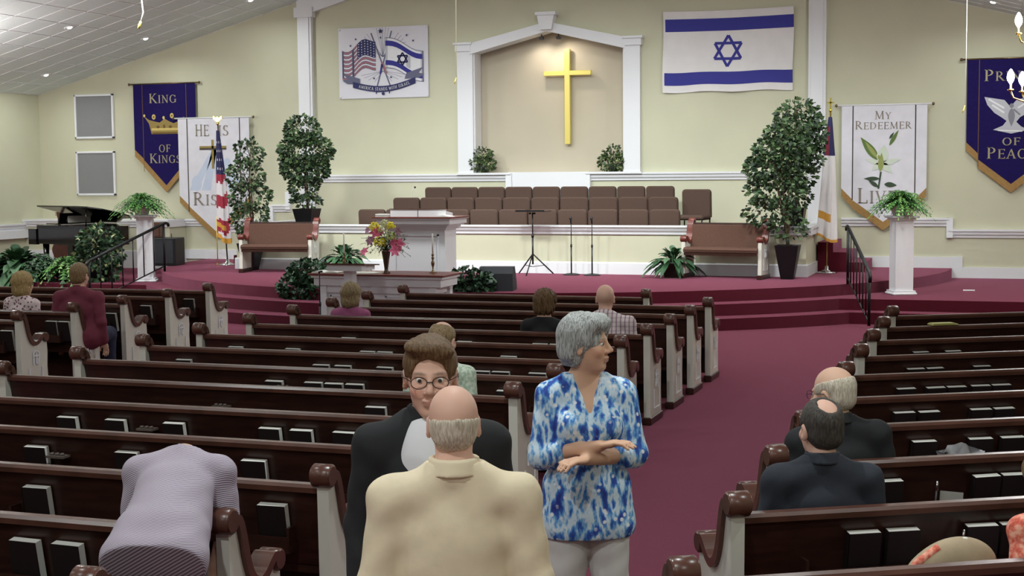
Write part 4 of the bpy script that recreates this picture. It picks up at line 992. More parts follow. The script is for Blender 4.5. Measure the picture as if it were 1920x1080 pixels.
# the cloth flag with blue stripes and star on the wall
fx0, fx1, fz0, fz1 = -6.13, -3.73, 3.72, 5.21
t = thing('wall_flag', 'white cloth flag with two blue stripes and a six-pointed star on the wall', 'flag')
nx, nz = 60, 30
def fy(u, v): return WY-.045-.012*math.sin(u*9+v*3)*(.3+v)-.010*math.sin(u*23-v*5)*v-.02*max(0, v-.7)
def fp(u, v, o=0): return (fx0+u*(fx1-fx0)+.01*math.sin(v*6), fy(u, v)-o, fz1-v*(fz1-fz0)-.018*math.sin(u*PI)*(1-v)-.02*math.sin(u*14)*v*v*.6)
mb = MB(); vs = [fp(i/nx, j/nz) for j in range(nz+1) for i in range(nx+1)]; fs = [(j*(nx+1)+i, (j+1)*(nx+1)+i, (j+1)*(nx+1)+i+1, j*(nx+1)+i+1) for j in range(nz) for i in range(nx)]
vb = [(x, y_+.004, z) for x, y_, z in vs]; k = len(vs)
mb.add(vs+vb, fs+[tuple(q+k for q in f[::-1]) for f in fs], 0, True); build(mb, 'cloth', 'flag_white', t)
mb = MB()
def ribbon(u0, v0, u1, v1, w_, o, n=24):
    d = Vector(((u1-u0)*(fx1-fx0), -(v1-v0)*(fz1-fz0))); L = d.length; nn = Vector((-d.y, d.x))/L*w_/2
    vs = []
    for k in range(n+1):
        for s_ in (1, -1):
            q = k/n; u = u0+(u1-u0)*q+s_*nn.x/(fx1-fx0); v = v0+(v1-v0)*q-s_*nn.y/(fz1-fz0); vs.append(fp(u, v, o))
    mb.add(vs, [(2*k, 2*k+1, 2*k+3, 2*k+2) for k in range(n)], 0, True)
for va in (.095, .755):
    nn = 48; m_ = 4
    vs = [fp(.015+.985*i/nn, va+.155*j/m_, .005) for j in range(m_+1) for i in range(nn+1)]; mb.add(vs, [(j*(nn+1)+i, (j+1)*(nn+1)+i, (j+1)*(nn+1)+i+1, j*(nn+1)+i+1) for j in range(m_) for i in range(nn)], 0, True)
for off in (0, 180):
    v = [(.505+.285*math.sin(R(off+120*k))/(fx1-fx0), .50-.285*math.cos(R(off+120*k))/(fz1-fz0)) for k in range(3)]
    for k in range(3): ribbon(*v[k], *v[(k+1) % 3], .05, .006+.001*k)
build(mb, 'blue_print', 'ink_blue', t)
# cross in the niche
t = thing('cross', 'large gold cross hanging in the lit niche', 'cross', (-8.07, WY+.29, 0))
build(MB().bbox(-.056, .056, -.10, -.02, 2.80, 4.62, .008), 'upright', 'gold_leaf', t); build(MB().bbox(-.475, .475, -.098, -.022, 4.115, 4.205, .008), 'crossbar', 'gold_leaf', t)
build(MB().box(-.02, .02, -.03, .045, 4.14, 4.18), 'bracket', 'gold_leaf', t)
for s_ in (-1, 1):
    t = thing('niche_spotlight', 'small dark spotlight under the %s slope of the niche arch' % ('left' if s_ < 0 else 'right'), 'spotlight', (kx+s_*.17, WY+.10, 4.86), 0, 'niche spotlights')
    build(MB().lathe([(.045, .0), (.05, -.05), (.042, -.055), (.0, -.03)], 14), 'shade', 'can_dark', t); build(MB().tube([(0, 0, 0), (0, 0, .08)], .012, 6), 'stem', 'can_dark', t)
    ld = bpy.data.lights.new('niche_lamp', 'SPOT'); ld.energy = NICHE_W; ld.spot_size = R(125); ld.spot_blend = 1; ld.shadow_soft_size = .05; ld.color = (1, .90, .78)
    lo = bpy.data.objects.new('niche_lamp', ld); COL.objects.link(lo); lo.location = (kx+s_*.17, WY-.10, 4.80)
    lo.rotation_euler = (Vector((kx+s_*.35+.2, WY+.32, 3.9))-lo.location).to_track_quat('-Z', 'Y').to_euler()
# wall grilles
for (z0, z1, lab) in ((3.07, 4.02, 'upper grey square wall grille in a white frame'), (1.85, 2.80, 'lower grey square wall grille in a white frame')):
    t = thing('wall_grille', lab, 'speaker grille', (-18.61, WY, 0), 0, 'square wall grilles')
    fr_ = MB(); h = .49
    for q in ((-h, h, z0, z0+.045), (-h, h, z1-.045, z1), (-h, -h+.045, z0, z1), (h-.045, h, z0, z1)): fr_.bbox(q[0], q[1], -.05, 0, q[2], q[3], .008)
    build(fr_, 'frame', 'trim_white', t); build(MB().box(-h+.03, h-.03, -.025, 0, z0+.03, z1-.03), 'grille_cloth', 'grille', t)
# hanging choir microphones
def hang(path, lab, col='pot_white'):
    t = thing('hanging_microphone', lab, 'microphone', path[-1], 0, 'hanging choir microphones'); o = Vector(path[-1])
    build(MB().tube([tuple(Vector(p)-o) for p in path], .012 if path[0][0] < -12 else .006, 6), 'cord', col, t)
    build(MB().tube([(0, 0, .02), (-.02, -.01, -.05), (-.035, -.01, -.09)], [.018, .026, .02] if path[0][0] < -12 else [.008, .012, .01], 8), 'capsule', 'gold_leaf', t)
hang([(-12.56, 19.17, 5.95), (-12.52, 19.17, 5.0), (-12.49, 19.17, 4.75), (-12.54, 19.17, 4.60)], 'white cord microphone hanging from the ceiling at upper left')
hang([(-9.07, 23.5, 7.0), (-9.07, 23.5, 5.2), (-9.08, 23.5, 3.9)], 'thin cord microphone hanging left of the niche', 'cord_cream'); mat('cord_cream', (206, 200, 170), .7)
hang([(-.645, 23.0, 5.0), (-.645, 23.0, 4.0), (-.65, 23.0, 3.2)], 'thin white cord microphone hanging beside the purple dove banner')
t = thing('choir_microphone', 'small gooseneck microphone at the left of the top choir row', 'microphone', (-10.85, 25.62, .92))
build(MB().tube([(0, 0, 0), (0, 0, .85), (.02, -.02, 1.0), (.08, -.04, 1.08)], .008, 6), 'gooseneck', 'pot_white', t); build(MB().lathe([(.004, 0), (.02, .01), (.02, .03), (.004, .04)], 8, c=(.09, -.04, 1.06)), 'capsule', 'black_plastic', t); build(MB().lathe([(.1, 0), (.1, .015), (.02, .02)], 12), 'base', 'black_metal', t)

# ------------------------------------------------------------------ chandeliers
def chandelier(x, y, z, lab):
    t = thing('chandelier', lab, 'chandelier', (x, y, z), R(8))
    zc = ceil_z(x)-z
    build(MB().tube([(0, 0, .78), (0, 0, zc)], .012, 8), 'chain', 'brass', t); build(MB().lathe([(.0, zc), (.07, zc-.005), (.06, zc-.03), (.015, zc-.05)], 14), 'ceiling_rose', 'brass', t)
    build(MB().lathe([(.012, -.22), (.05, -.17), (.075, -.10), (.04, -.02), (.03, .10), (.06, .2), (.045, .3), (.02, .42), (.03, .62), (.05, .7), (.02, .80)], 16), 'column', 'brass', t)
    for tier, (n, r, z0) in enumerate(((8, .75, -.02), (6, .70, .68))):
        for k in range(n):
            a = 2*PI*k/n+.2*tier; d = Vector((math.cos(a), math.sin(a), 0))
            arm = build(MB().tube([tuple(d*.03+Vector((0, 0, z0-.03))), tuple(d*r*.35+Vector((0, 0, z0-.14))), tuple(d*r*.7+Vector((0, 0, z0-.16))), tuple(d*r*.95+Vector((0, 0, z0-.09))), tuple(d*r+Vector((0, 0, z0)))], .011, 8), 'arm', 'brass', t)
            build(MB().lathe([(.02, 0), (.045, .01), (.04, .02), (.015, .03), (.015, .09)], 12, c=tuple(d*r+Vector((0, 0, z0)))), 'candle_cup', 'brass', arm)
            build(MB().lathe([(.012, .09), (.036, .13), (.048, .17), (.038, .22), (.014, .27), (.001, .28)], 12, c=tuple(d*r+Vector((0, 0, z0)))), 'bulb', 'bulb', arm)
    ld = bpy.data.lights.new('chandelier_lamp', 'POINT'); ld.energy = BULB_W*14*(1.35 if x < CX else 1); ld.shadow_soft_size = .4; ld.color = (1, .97, .95)
    lo = bpy.data.objects.new('chandelier_lamp', ld); COL.objects.link(lo); lo.location = (x, y, z+.62)
    return t
chandelier(.74, 19.8, 3.28, 'brass chandelier with glowing candle bulbs at the right edge')
chandelier(2*CX-.74, 19.8, 3.28, 'brass chandelier hanging just outside the left edge of the picture')
# ------------------------------------------------------------------ plants
pr = random.Random(21)
def leaf_cloud(mb, blobs, size, nm=4, droop=.3, wid=.38):
    for (c, rad, n) in blobs:
        for k in range(n):
            while True:
                v = Vector((pr.uniform(-1, 1), pr.uniform(-1, 1), pr.uniform(-1, 1)))
                if v.length <= 1: break
            v = v.normalized()*(v.length**.45)
            p = Vector(c)+Vector((v.x*rad[0], v.y*rad[1], v.z*rad[2]))
            d = Vector((v.x+pr.uniform(-.7, .7), v.y+pr.uniform(-.7, .7), v.z*.5-droop+pr.uniform(-.5, .5))).normalized()
            s = size*pr.uniform(.65, 1.25); w_ = d.cross(Vector((pr.uniform(-1, 1), pr.uniform(-1, 1), pr.uniform(-.3, 1)))).normalized()*s*wid; up = d.cross(w_).normalized()*s*.10
            mb.add([p, p+d*s*.45+w_+up, p+d*s, p+d*s*.45-w_+up], [(0, 1, 2), (0, 2, 3)], pr.choice((0, 0, 1, 1, 2, 2, 3))if nm == 4 else 0)
def tree(name, label, loc, potspec, trunks, blobs, mats, size=.085, group='potted ficus trees'):
    t = thing(name, label, 'tree', loc, 0, group)
    w0, w1, h = potspec
    build(MB().add([(-w0, -w0, 0), (w0, -w0, 0), (w0, w0, 0), (-w0, w0, 0), (-w1, -w1, h), (w1, -w1, h), (w1, w1, h), (-w1, w1, h), (-w1+.02, -w1+.02, h), (w1-.02, -w1+.02, h), (w1-.02, w1-.02, h), (-w1+.02, w1-.02, h), (-w1+.03, -w1+.03, h-.04), (w1-.03, -w1+.03, h-.04), (w1-.03, w1-.03, h-.04), (-w1+.03, w1-.03, h-.04)],
          [(0, 3, 2, 1), (0, 1, 5, 4), (1, 2, 6, 5), (2, 3, 7, 6), (3, 0, 4, 7), (4, 5, 9, 8), (5, 6, 10, 9), (6, 7, 11, 10), (7, 4, 8, 11), (8, 9, 13, 12), (9, 10, 14, 13), (10, 11, 15, 14), (11, 8, 12, 15), (12, 13, 14, 15)]), 'planter', 'pot_black', t)
    for q in trunks: build(MB().tube(q, [.022-.012*i/(len(q)-1) for i in range(len(q))], 7), 'trunk', 'trunk', t)
    mb = MB()
    for (c, rad, n) in blobs:
        base = Vector(trunks[0][-1])
        for k in range(5):
            e = Vector(c)+Vector((pr.uniform(-.8, .8)*rad[0], pr.uniform(-.8, .8)*rad[1], pr.uniform(-.6, .8)*rad[2]))
            s = min(trunks[0], key=lambda p: (Vector(p)-Vector(c)).length); mb.tube([s, tuple((Vector(s)+e)/2+Vector((0, 0, .05))), tuple(e)], .005, 4)
    build(mb, 'branches', 'trunk', t)['kind'] = 'stuff'
    mb = MB(); leaf_cloud(mb, blobs, size); build(mb, 'foliage', mats, t)['kind'] = 'stuff'
    return t
tree('ficus_tree', 'slender ficus tree in a tall black planter behind the left bench', (-13.24, 23.62, S3), (.10, .19, .50), [[(0, 0, .4), (.02, 0, .9), (-.02, .02, 1.5), (.03, 0, 2.1)], [(.03, .02, .4), (.06, 0, 1.0), (.02, 0, 1.7)]],
     [((-.0, 0, 2.15), (.27, .25, .26), 210), ((-.08, 0, 1.75), (.36, .3, .3), 340), ((.02, 0, 1.35), (.40, .3, .28), 360), ((.0, 0, .98), (.36, .3, .25), 240), ((-.02, 0, .72), (.22, .2, .16), 90)], FICUS)
tree('ficus_tree', 'dense ficus tree in a black pot on the choir wall cap, left', (-12.28, CY+.17, 1.346), (.145, .20, .29), [[(0, 0, .2), (.02, 0, .6), (-.02, .02, 1.1), (.02, 0, 1.6)], [(.03, .02, .2), (-.04, 0, .8), (.02, 0, 1.3)]],
     [((-.05, 0, 1.72), (.32, .3, .28), 520), ((-.0, 0, 1.35), (.52, .4, .34), 1000), ((-.02, 0, 1.02), (.46, .36, .26), 700), ((-.05, 0, .70), (.26, .24, .24), 260), ((.0, 0, .42), (.26, .24, .14), 130)], FICUS)
tree('ficus_tree', 'tall leafy ficus tree in a tall black planter behind the right bench', (-3.36, 23.45, S3), (.10, .19, .55), [[(0, 0, .45), (-.05, 0, 1.0), (-.10, .02, 1.7), (-.12, 0, 2.4)], [(.03, .02, .45), (-.12, 0, 1.2), (-.25, 0, 1.9)], [(.0, .0, .45), (.0, 0, 1.2), (.05, 0, 1.9)]],
     [((-.02, 0, 2.30), (.36, .30, .28), 380), ((-.10, 0, 2.05), (.46, .36, .30), 560), ((-.22, 0, 1.80), (.48, .36, .32), 620), ((-.20, 0, 1.45), (.50, .36, .28), 520), ((-.28, 0, 1.08), (.46, .34, .24), 330), ((.0, 0, .85), (.30, .28, .2), 150)], FICUS)
tree('ficus_tree', 'ficus tree in a black pot on the choir wall cap beside the right pilaster', (-3.33, CY+.19, 1.346), (.13, .165, .30), [[(0, 0, .2), (.02, 0, .6), (-.02, .02, 1.3), (.02, 0, 1.9)]],
     [((.04, 0, 1.78), (.36, .3, .30), 400), ((.08, 0, 1.50), (.42, .32, .36), 600), ((.05, 0, 1.2), (.42, .3, .34), 480), ((.0, 0, .85), (.34, .28, .26), 300), ((.0, 0, .50), (.26, .26, .22), 160)], FICUS)
def fern(name, label, loc, n, length, mats, pot=None, wid=.055, arch=1.0, group=None, h0=.1, cat='fern', squash=1.0):
    t = thing(name, label, cat, loc, pr.uniform(0, 6), group)
    if pot:
        r0, r1, h, pm = pot
        build(MB().lathe([(r0, 0), (r1, h*.9), (r1*1.06, h*.9), (r1*1.06, h), (r1*.9, h), (r1*.86, h*.85), (.0, h*.84)], 20), 'pot', pm, t); h0 = h*.9
    mb = MB()
    for k in range(n):
        a = pr.uniform(0, 2*PI); el = pr.uniform(.25, 1.5); L = length*pr.uniform(.6, 1.1); d = Vector((math.cos(a), math.sin(a), 0)); side = Vector((-math.sin(a), math.cos(a), 0)); mi = pr.choice((0, 0, 1, 1, 2, 3))
        pts = []; m_ = 8
        for i in range(m_+1):
            s = i/m_; pts.append(d*(math.cos(el)*L*s*.9+.02)+Vector((0, 0, h0+math.sin(el)*L*s*1.0-arch*L*.75*s*s)))
        for i in range(m_):
            p, q = pts[i], pts[i+1]; w_ = wid*(math.sin(PI*min(1, (i+.6)/m_*.85+.12)))*L/length; ax = (q-p)
            for sg in (1, -1):
                o = p+ax*.15; tip = p+ax*.9+side*sg*w_+Vector((0, 0, -.012))
                mb.add([tuple(o), tuple(p+ax*1.0), tuple(tip)], [(0, 1, 2)], mi)
    build(mb, 'fronds', mats, t)['kind'] = 'stuff'
    return t
fern('potted_fern', 'bright green fern spilling over the right white pedestal', (-1.57, 22.90, S2+1.216), 420, .58, FERN, (.11, .16, .16, 'pot_white'), .05, .82, 'ferns on the pedestals')
fern('potted_fern', 'bright green fern spilling over the left white pedestal', (-14.92, 22.66, S2+1.216), 420, .64, FERN, (.11, .16, .17, 'pot_white'), .05, .86, 'ferns on the pedestals')
mb = MB().lathe([(.05, 0), (.06, .09), (.065, .12), (.0, .12)], 12); tag(build(mb, 'white_jar', 'pot_white', None, (-1.43, 22.76, S2+1.216)), 'small white jar on the right pedestal beside the fern', 'jar')
def broad(name, label, loc, n, length, mats, pot=None, wid=.16, group=None, cat='plant'):
    """plant of long pointed leaves arching from the pot"""
    t = thing(name, label, cat, loc, 0, group); h0 = .05
    if pot:
        r0, r1, h, pm = pot
        build(MB().lathe([(r0, 0), (r1, h*.9), (r1*1.06, h*.9), (r1*1.06, h), (r1*.9, h), (r1*.86, h*.85), (.0, h*.84)], 20), 'pot', pm, t); h0 = h*.85
    mb = MB()
    for k in range(n):
        a = pr.uniform(0, 2*PI); el = pr.uniform(.2, 1.45); L = length*pr.uniform(.65, 1.1); d = Vector((math.cos(a), math.sin(a), 0)); side = Vector((-math.sin(a), math.cos(a), 0)); mi = pr.choice((0, 0, 1, 1, 2, 3))
        vs = []; m_ = 6
        for i in range(m_+1):
            s = i/m_; c = d*(math.cos(el)*L*s+.03)+Vector((0, 0, h0+math.sin(el)*L*s-.75*L*s*s*math.cos(el*.6))); w_ = wid*L*.5*max(.06, math.sin(PI*min(1, max(0, (s-.3)/.72))) if s > .3 else .10)
            vs += [c-side*w_, c+Vector((0, 0, -w_*.3)), c+side*w_]
        fs = []
        for i in range(m_): fs += [(3*i, 3*i+1, 3*i+4, 3*i+3), (3*i+1, 3*i+2, 3*i+5, 3*i+4)]
        mb.add(vs, fs, mi, True)
    build(mb, 'leaves', mats, t)['kind'] = 'stuff'
    return t
broad('pot_fern', 'dark green leafy plant in a grey pot left of the right bench', (-5.24, 23.42, S3), 110, .58, FLOORL, (.15, .20, .26, 'pot_grey'), .17)
broad('pot_fern', 'green leafy plant on the stage between the left bench and the pulpit', (-11.15, 23.2, S3), 110, .62, FLOORL, (.15, .2, .26, 'pot_black'), .16)
def ivy(label, loc, blobs, size=.075):
    t = thing('ivy_plant', label, 'plant', loc, 0, 'ivy at the stage front')
    build(MB().lathe([(.13, 0), (.17, .16), (.18, .18), (.15, .18), (.0, .15)], 16), 'pot', 'pot_black', t)
    mb = MB(); leaf_cloud(mb, blobs, size, droop=.4, wid=.5); build(mb, 'foliage', IVY, t)['kind'] = 'stuff'
ivy('dark green ivy trailing over the steps left of the communion table', (-10.32, 20.26, S3), [((0, 0, .22), (.36, .26, .22), 700), ((-.15, -.22, .02), (.28, .14, .22), 420), ((.18, -.22, -.02), (.26, .12, .24), 380)])
ivy('dark green ivy heaped in front of the wedge loudspeaker', (-7.62, 20.12, S3), [((.02, -.05, .18), (.36, .22, .18), 480), ((-.22, -.05, .06), (.28, .18, .14), 260), ((.2, -.1, .1), (.24, .18, .16), 200)])
for (x, lab) in ((-9.74, 'left bushy plant on the niche sill'), (-7.12, 'right bushy plant on the niche sill')):
    t = thing('niche_plant', lab, 'plant', (x, WY+.03, 2.267), 0, 'plants on the niche sill')
    build(MB().lathe([(.07, 0), (.10, .13), (.105, .15), (.0, .14)], 14), 'pot', 'pot_grey', t)
    mb = MB(); leaf_cloud(mb, [((0, -.06, .18), (.28, .14, .16), 330), ((0, -.04, .34), (.19, .12, .15), 200)], .065); build(mb, 'foliage', NICHEL, t)['kind'] = 'stuff'
# row of plants on the left platform in front of the piano
for (x, y, L, n, kind, lab) in ((-18.0, 22.5, .85, 230, 'f', 'fern at the far left of the plant row in front of the piano'), (-17.45, 22.42, .90, 150, 'b', 'bluish broad leaf plant in the plant row left of the man in maroon'), (-16.95, 22.5, .85, 230, 'f', 'fern in the plant row right behind the blonde woman'), (-16.40, 22.45, .80, 230, 'f', 'bright fern in the plant row just behind the man in maroon')):
    (fern if kind == 'f' else broad)('floor_plant', lab, (x, y, S2), n, L, FLOORL if kind == 'b' else FERN if x > -16.6 else FLOORL, (.14, .18, .22, 'pot_black'), .075 if kind == 'f' else .22, group='plants in front of the piano')
t = thing('floor_plant', 'variegated leafy plant with pale leaf edges left of the handrail', 'plant', (-15.75, 22.5, S2), 0, 'plants in front of the piano')
build(MB().lathe([(.15, 0), (.2, .22), (.21, .24), (.0, .22)], 16), 'pot', 'pot_black', t)
mat('pale_leaf', (176, 186, 136), .6); mb = MB(); leaf_cloud(mb, [((0, 0, .78), (.40, .28, .26), 340), ((.0, 0, .50), (.48, .3, .26), 400), ((0, -.1, .20), (.46, .25, .22), 240)], .11, wid=.42); build(mb, 'foliage', ['floor_leaf0', 'floor_leaf1', 'floor_leaf2', 'pale_leaf'], t)['kind'] = 'stuff'

# ------------------------------------------------------------------ flags on poles
def pole_flag(loc, lab, h, cols, colfun, r_bot, z_top, z_bot, topper, poleM, lean=0, dx=0, fringe=None):
    t = thing('pole_flag', lab, 'flag', loc, 0)
    build(MB().lathe([(.17, 0), (.17, .015), (.12, .03), (.035, .06), (.03, .12), (.0, .12)], 20), 'base', 'chrome', t)
    build(MB().tube([(0, 0, .05), (lean, 0, h)], .014, 8), 'pole', poleM, t)
    if topper == 'eagle':
        build(MB().lathe([(.012, 0), (.028, .02), (.028, .05), (.01, .07)], 12, c=(lean, 0, h)), 'ball', 'gold', t)
        build(MB().prism([(-.01, .06), (-.10, .13), (-.09, .18), (-.03, .14), (0, .17), (.03, .14), (.09, .18), (.10, .13), (.01, .06)], -.012, .012, 'y', T=Matrix.Translation((lean, 0, h))), 'eagle', 'gold', t)
    else:
        build(MB().lathe([(.012, 0), (.026, .02), (.026, .045), (.01, .06)], 12, c=(lean, 0, h)), 'ball', 'gold', t)
        build(MB().box(-.012, .012, -.008, .008, .05, .24).box(-.055, .055, -.008, .008, .15, .175), 'topper_cross', 'gold', t).location = (lean, 0, h)
    nu, nv = 40, 48; vs = []
    for j in range(nv+1):
        s = j/nv; z = z_top+(z_bot-z_top)*s; rr = .03+(r_bot-.03)*s**.8
        for i in range(nu):
            a = 2*PI*i/nu; q = 1+.28*math.sin(5*a+s*2)*min(1, s*3)
            low = -.20*s*(math.cos(a*1.0+.6)*.5+.5)*(1 if s > .6 else s/.6)
            vs.append((lean*(z/h)+dx*s+rr*q*math.cos(a), -.02+rr*.8*q*math.sin(a), z+low*s))
    fs = [(j*nu+i, (j+1)*nu+i, (j+1)*nu+(i+1) % nu, j*nu+(i+1) % nu) for j in range(nv) for i in range(nu)]
    mb = MB(); mb.v = vs; mb.f = fs; mb.m = [colfun((i+.5)/nu, (j+.5)/nv) for j in range(nv) for i in range(nu)]; mb.sm = [True]*len(fs)
    cl = build(mb, 'cloth', cols, t)
    return t
for nm, c in (('us_red', (158, 42, 62)), ('us_blue', (38, 38, 82)), ('us_white', (222, 216, 220)), ('fringe_gold', (206, 150, 60)), ('chr_blue', (40, 38, 86)), ('chr_red', (120, 36, 56))): mat(nm, c, .8)
def usc(u, v):
    if v > .965: return 3
    if v < .42:
        if .10 < v and int(u*40) % 5 == 2 and int(v*48) % 4 == 1: return 2
        return 1
    ph = (v-.42)*8+u*2.6+.3*math.sin(u*12)
    if .86 < v < .9 and .5 < u < .9: return 3
    return 0 if int(ph*1.15) % 2 == 0 else 2
pole_flag((-14.42, 24.80, S3), 'American flag with gold fringe hanging furled on a pole before the white banner', 2.72, ['us_red', 'us_blue', 'us_white', 'fringe_gold'], usc, .125, 2.62, .62, 'eagle', 'pew_wood', -.14, .0)
def chc(u, v):
    if v > .97: return 3
    if v < .34: return 1 if (u > .78 or u < .66 or v < .08) else 0
    if .80 < v < .86 and .60 < u < .82: return 3
    return 2
pole_flag((-2.91, 24.92, S3), 'white furled flag with a dark blue canton and cross topped pole', 2.72, ['chr_red', 'chr_blue', 'flag_white', 'fringe_gold'], chc, .15, 2.64, .72, 'cross', 'brass', .04, -.02)
t = thing('candle_lantern', 'spare gold rod standing left of the American flag pole', 'rod', (-14.70, 24.9, S3)); build(MB().tube([(0, 0, 0), (0, 0, .95)], .010, 6), 'rod', 'gold_leaf', t); build(MB().lathe([(.04, 0), (.04, .01), (.012, .02)], 10), 'foot', 'brass', t); t.name = 'thin_rod'
# ------------------------------------------------------------------ people: smooth distance fields meshed with surface nets
def V3(*a): return np.array(a, dtype=np.float32)
def sd_cap(P, a, b, ra, rb):
    a = np.asarray(a, np.float32); b = np.asarray(b, np.float32); ab = b-a
    X = P[0]-a[0]; Y = P[1]-a[1]; Z = P[2]-a[2]
    t = np.clip((X*ab[0]+Y*ab[1]+Z*ab[2])/float(ab@ab+1e-9), 0, 1)
    return np.sqrt((X-t*ab[0])**2+(Y-t*ab[1])**2+(Z-t*ab[2])**2)-(ra+(rb-ra)*t)
def sd_ell(P, c, r, M=None):
    X = P[0]-c[0]; Y = P[1]-c[1]; Z = P[2]-c[2]
    if M is not None:
        X, Y, Z = (M[0, 0]*X+M[1, 0]*Y+M[2, 0]*Z, M[0, 1]*X+M[1, 1]*Y+M[2, 1]*Z, M[0, 2]*X+M[1, 2]*Y+M[2, 2]*Z)
    k0 = np.sqrt((X/r[0])**2+(Y/r[1])**2+(Z/r[2])**2); k1 = np.sqrt((X/r[0]**2)**2+(Y/r[1]**2)**2+(Z/r[2]**2)**2)
    return k0*(k0-1)/np.maximum(k1, 1e-6)
class Field:
    def __init__(s): s.p = []
    def cap(s, a, b, ra, rb=None, k=.03, op='u'): s.p.append(('c', op, k, (np.array(a, float), np.array(b, float), ra, ra if rb is None else rb))); return s
    def ell(s, c, r, k=.03, op='u', M=None): s.p.append(('e', op, k, (np.array(c, float), r, M))); return s
    def plane(s, n, d): s.p.append(('p', 'i', 0, (n, d))); return s          # keep n.x <= d
    def fold(s, fn): s.p.append(('f', 'f', 0, fn)); return s
    def grow(s, g):
        o = Field()
        for (kd, op, k, a) in s.p:
            if kd == 'c': a = (a[0], a[1], a[2]+g, a[3]+g)
            elif kd == 'e': a = (a[0], tuple(v+g for v in a[1]), a[2])
            o.p.append((kd, op, k, a))
        return o
    def mesh(s, vox, name, mats):
        lo = np.full(3, 1e9); hi = -lo
        for kd, op, k, a in s.p:
            if op != 'u': continue
            if kd == 'c': r = max(a[2], a[3]); l = np.minimum(a[0], a[1])-r; h = np.maximum(a[0], a[1])+r
            else: r = max(a[1]); l = a[0]-r; h = a[0]+r
            lo = np.minimum(lo, l); hi = np.maximum(hi, h)
        lo -= 3*vox+.012; hi += 3*vox+.012
        n = np.ceil((hi-lo)/vox).astype(int)+1
        ax = [(lo[i]+vox*np.arange(n[i])).astype(np.float32) for i in range(3)]
        D = np.full(tuple(n), .3, np.float32)
        for kd, op, k, a in s.p:
            if kd == 'p':
                nn, d = a; X, Y, Z = ax[0][:, None, None], ax[1][None, :, None], ax[2][None, None, :]
                D = np.maximum(D, nn[0]*X+nn[1]*Y+nn[2]*Z-d); continue
            if kd == 'f':
                D = D+a(ax[0][:, None, None], ax[1][None, :, None], ax[2][None, None, :]); continue
            mg = k+.03
            if kd == 'c': r = max(a[2], a[3]); l = np.minimum(a[0], a[1])-r-mg; h = np.maximum(a[0], a[1])+r+mg
            else: r = max(a[1]); l = a[0]-r-mg; h = a[0]+r+mg
            i0 = np.clip(((l-lo)/vox).astype(int), 0, n); i1 = np.clip(((h-lo)/vox).astype(int)+2, 0, n)
            if np.any(i1 <= i0): continue
            sl = tuple(slice(i0[q], i1[q]) for q in range(3))
            P = (ax[0][sl[0]][:, None, None], ax[1][sl[1]][None, :, None], ax[2][sl[2]][None, None, :])
            d = sd_cap(P, *a) if kd == 'c' else sd_ell(P, *a)
            d = np.broadcast_to(d, D[sl].shape); c = D[sl]
            if op == 'u':
                h_ = np.maximum(k-np.abs(c-d), 0)/max(k, 1e-6); D[sl] = np.minimum(c, d)-h_*h_*k*.25
            elif op == 's':
                d = -d; h_ = np.maximum(k-np.abs(c-d), 0)/max(k, 1e-6); D[sl] = np.maximum(c, d)+h_*h_*k*.25
        ins = D < 0
        c8 = [ins[i:n[0]-1+i, j:n[1]-1+j, k:n[2]-1+k] for i in (0, 1) for j in (0, 1) for k in (0, 1)]
        tot = sum(c.astype(np.int8) for c in c8); act = (tot > 0) & (tot < 8)
        ids = np.full(act.shape, -1, np.int64); I = np.argwhere(act); ids[act] = np.arange(len(I))
        acc = np.zeros((len(I), 3)); cnt = np.zeros(len(I))
        corners = np.array([(i, j, k) for i in (0, 1) for j in (0, 1) for k in (0, 1)])
        dv = np.stack([D[I[:, 0]+c[0], I[:, 1]+c[1], I[:, 2]+c[2]] for c in corners], 1)
        for a in range(8):
            for b in range(a+1, 8):
                df = corners[b]-corners[a]
                if np.abs(df).sum() != 1: continue
                va, vb = dv[:, a], dv[:, b]; m_ = (va < 0) != (vb < 0); t = np.where(m_, va/np.where(m_, va-vb, 1), 0)
                acc += np.where(m_[:, None], corners[a]+t[:, None]*df, 0); cnt += m_
        vs = (I+acc/cnt[:, None])*vox+lo
        fs = []
        for axis in range(3):
            s0 = [slice(None)]*3; s1 = [slice(None)]*3; s0[axis] = slice(0, -1); s1[axis] = slice(1, None)
            ch = ins[tuple(s0)] != ins[tuple(s1)]; E = np.argwhere(ch); u, v = (axis+1) % 3, (axis+2) % 3
            E = E[(E[:, u] > 0) & (E[:, v] > 0) & (E[:, u] < n[u]-1) & (E[:, v] < n[v]-1)]
            def cell(du, dv_):
                q = E.copy(); q[:, u] += du; q[:, v] += dv_; return ids[q[:, 0], q[:, 1], q[:, 2]]
            F = np.stack([cell(-1, -1), cell(0, -1), cell(0, 0), cell(-1, 0)], 1)
            inside_first = ins[E[:, 0], E[:, 1], E[:, 2]]
            F = np.where(inside_first[:, None], F, F[:, ::-1]); fs.append(F)
        F = np.concatenate(fs)
        me = bpy.data.meshes.new(name); me.vertices.add(len(vs)); me.vertices.foreach_set('co', vs.astype(np.float32).ravel())
        me.loops.add(F.size); me.loops.foreach_set('vertex_index', F.astype(np.int32).ravel())
        me.polygons.add(len(F)); me.polygons.foreach_set('loop_start', (np.arange(len(F))*4).astype(np.int32)); me.polygons.foreach_set('loop_total', np.full(len(F), 4, np.int32))
        for q in (mats if isinstance(mats, (list, tuple)) else [mats]): me.materials.append(MATS[q])
        me.polygons.foreach_set('use_smooth', np.ones(len(F), bool)); me.update(calc_edges=True); me.validate()
        return me, vs
def rotm(ax, deg):
    return np.array(Matrix.Rotation(R(deg), 3, ax))
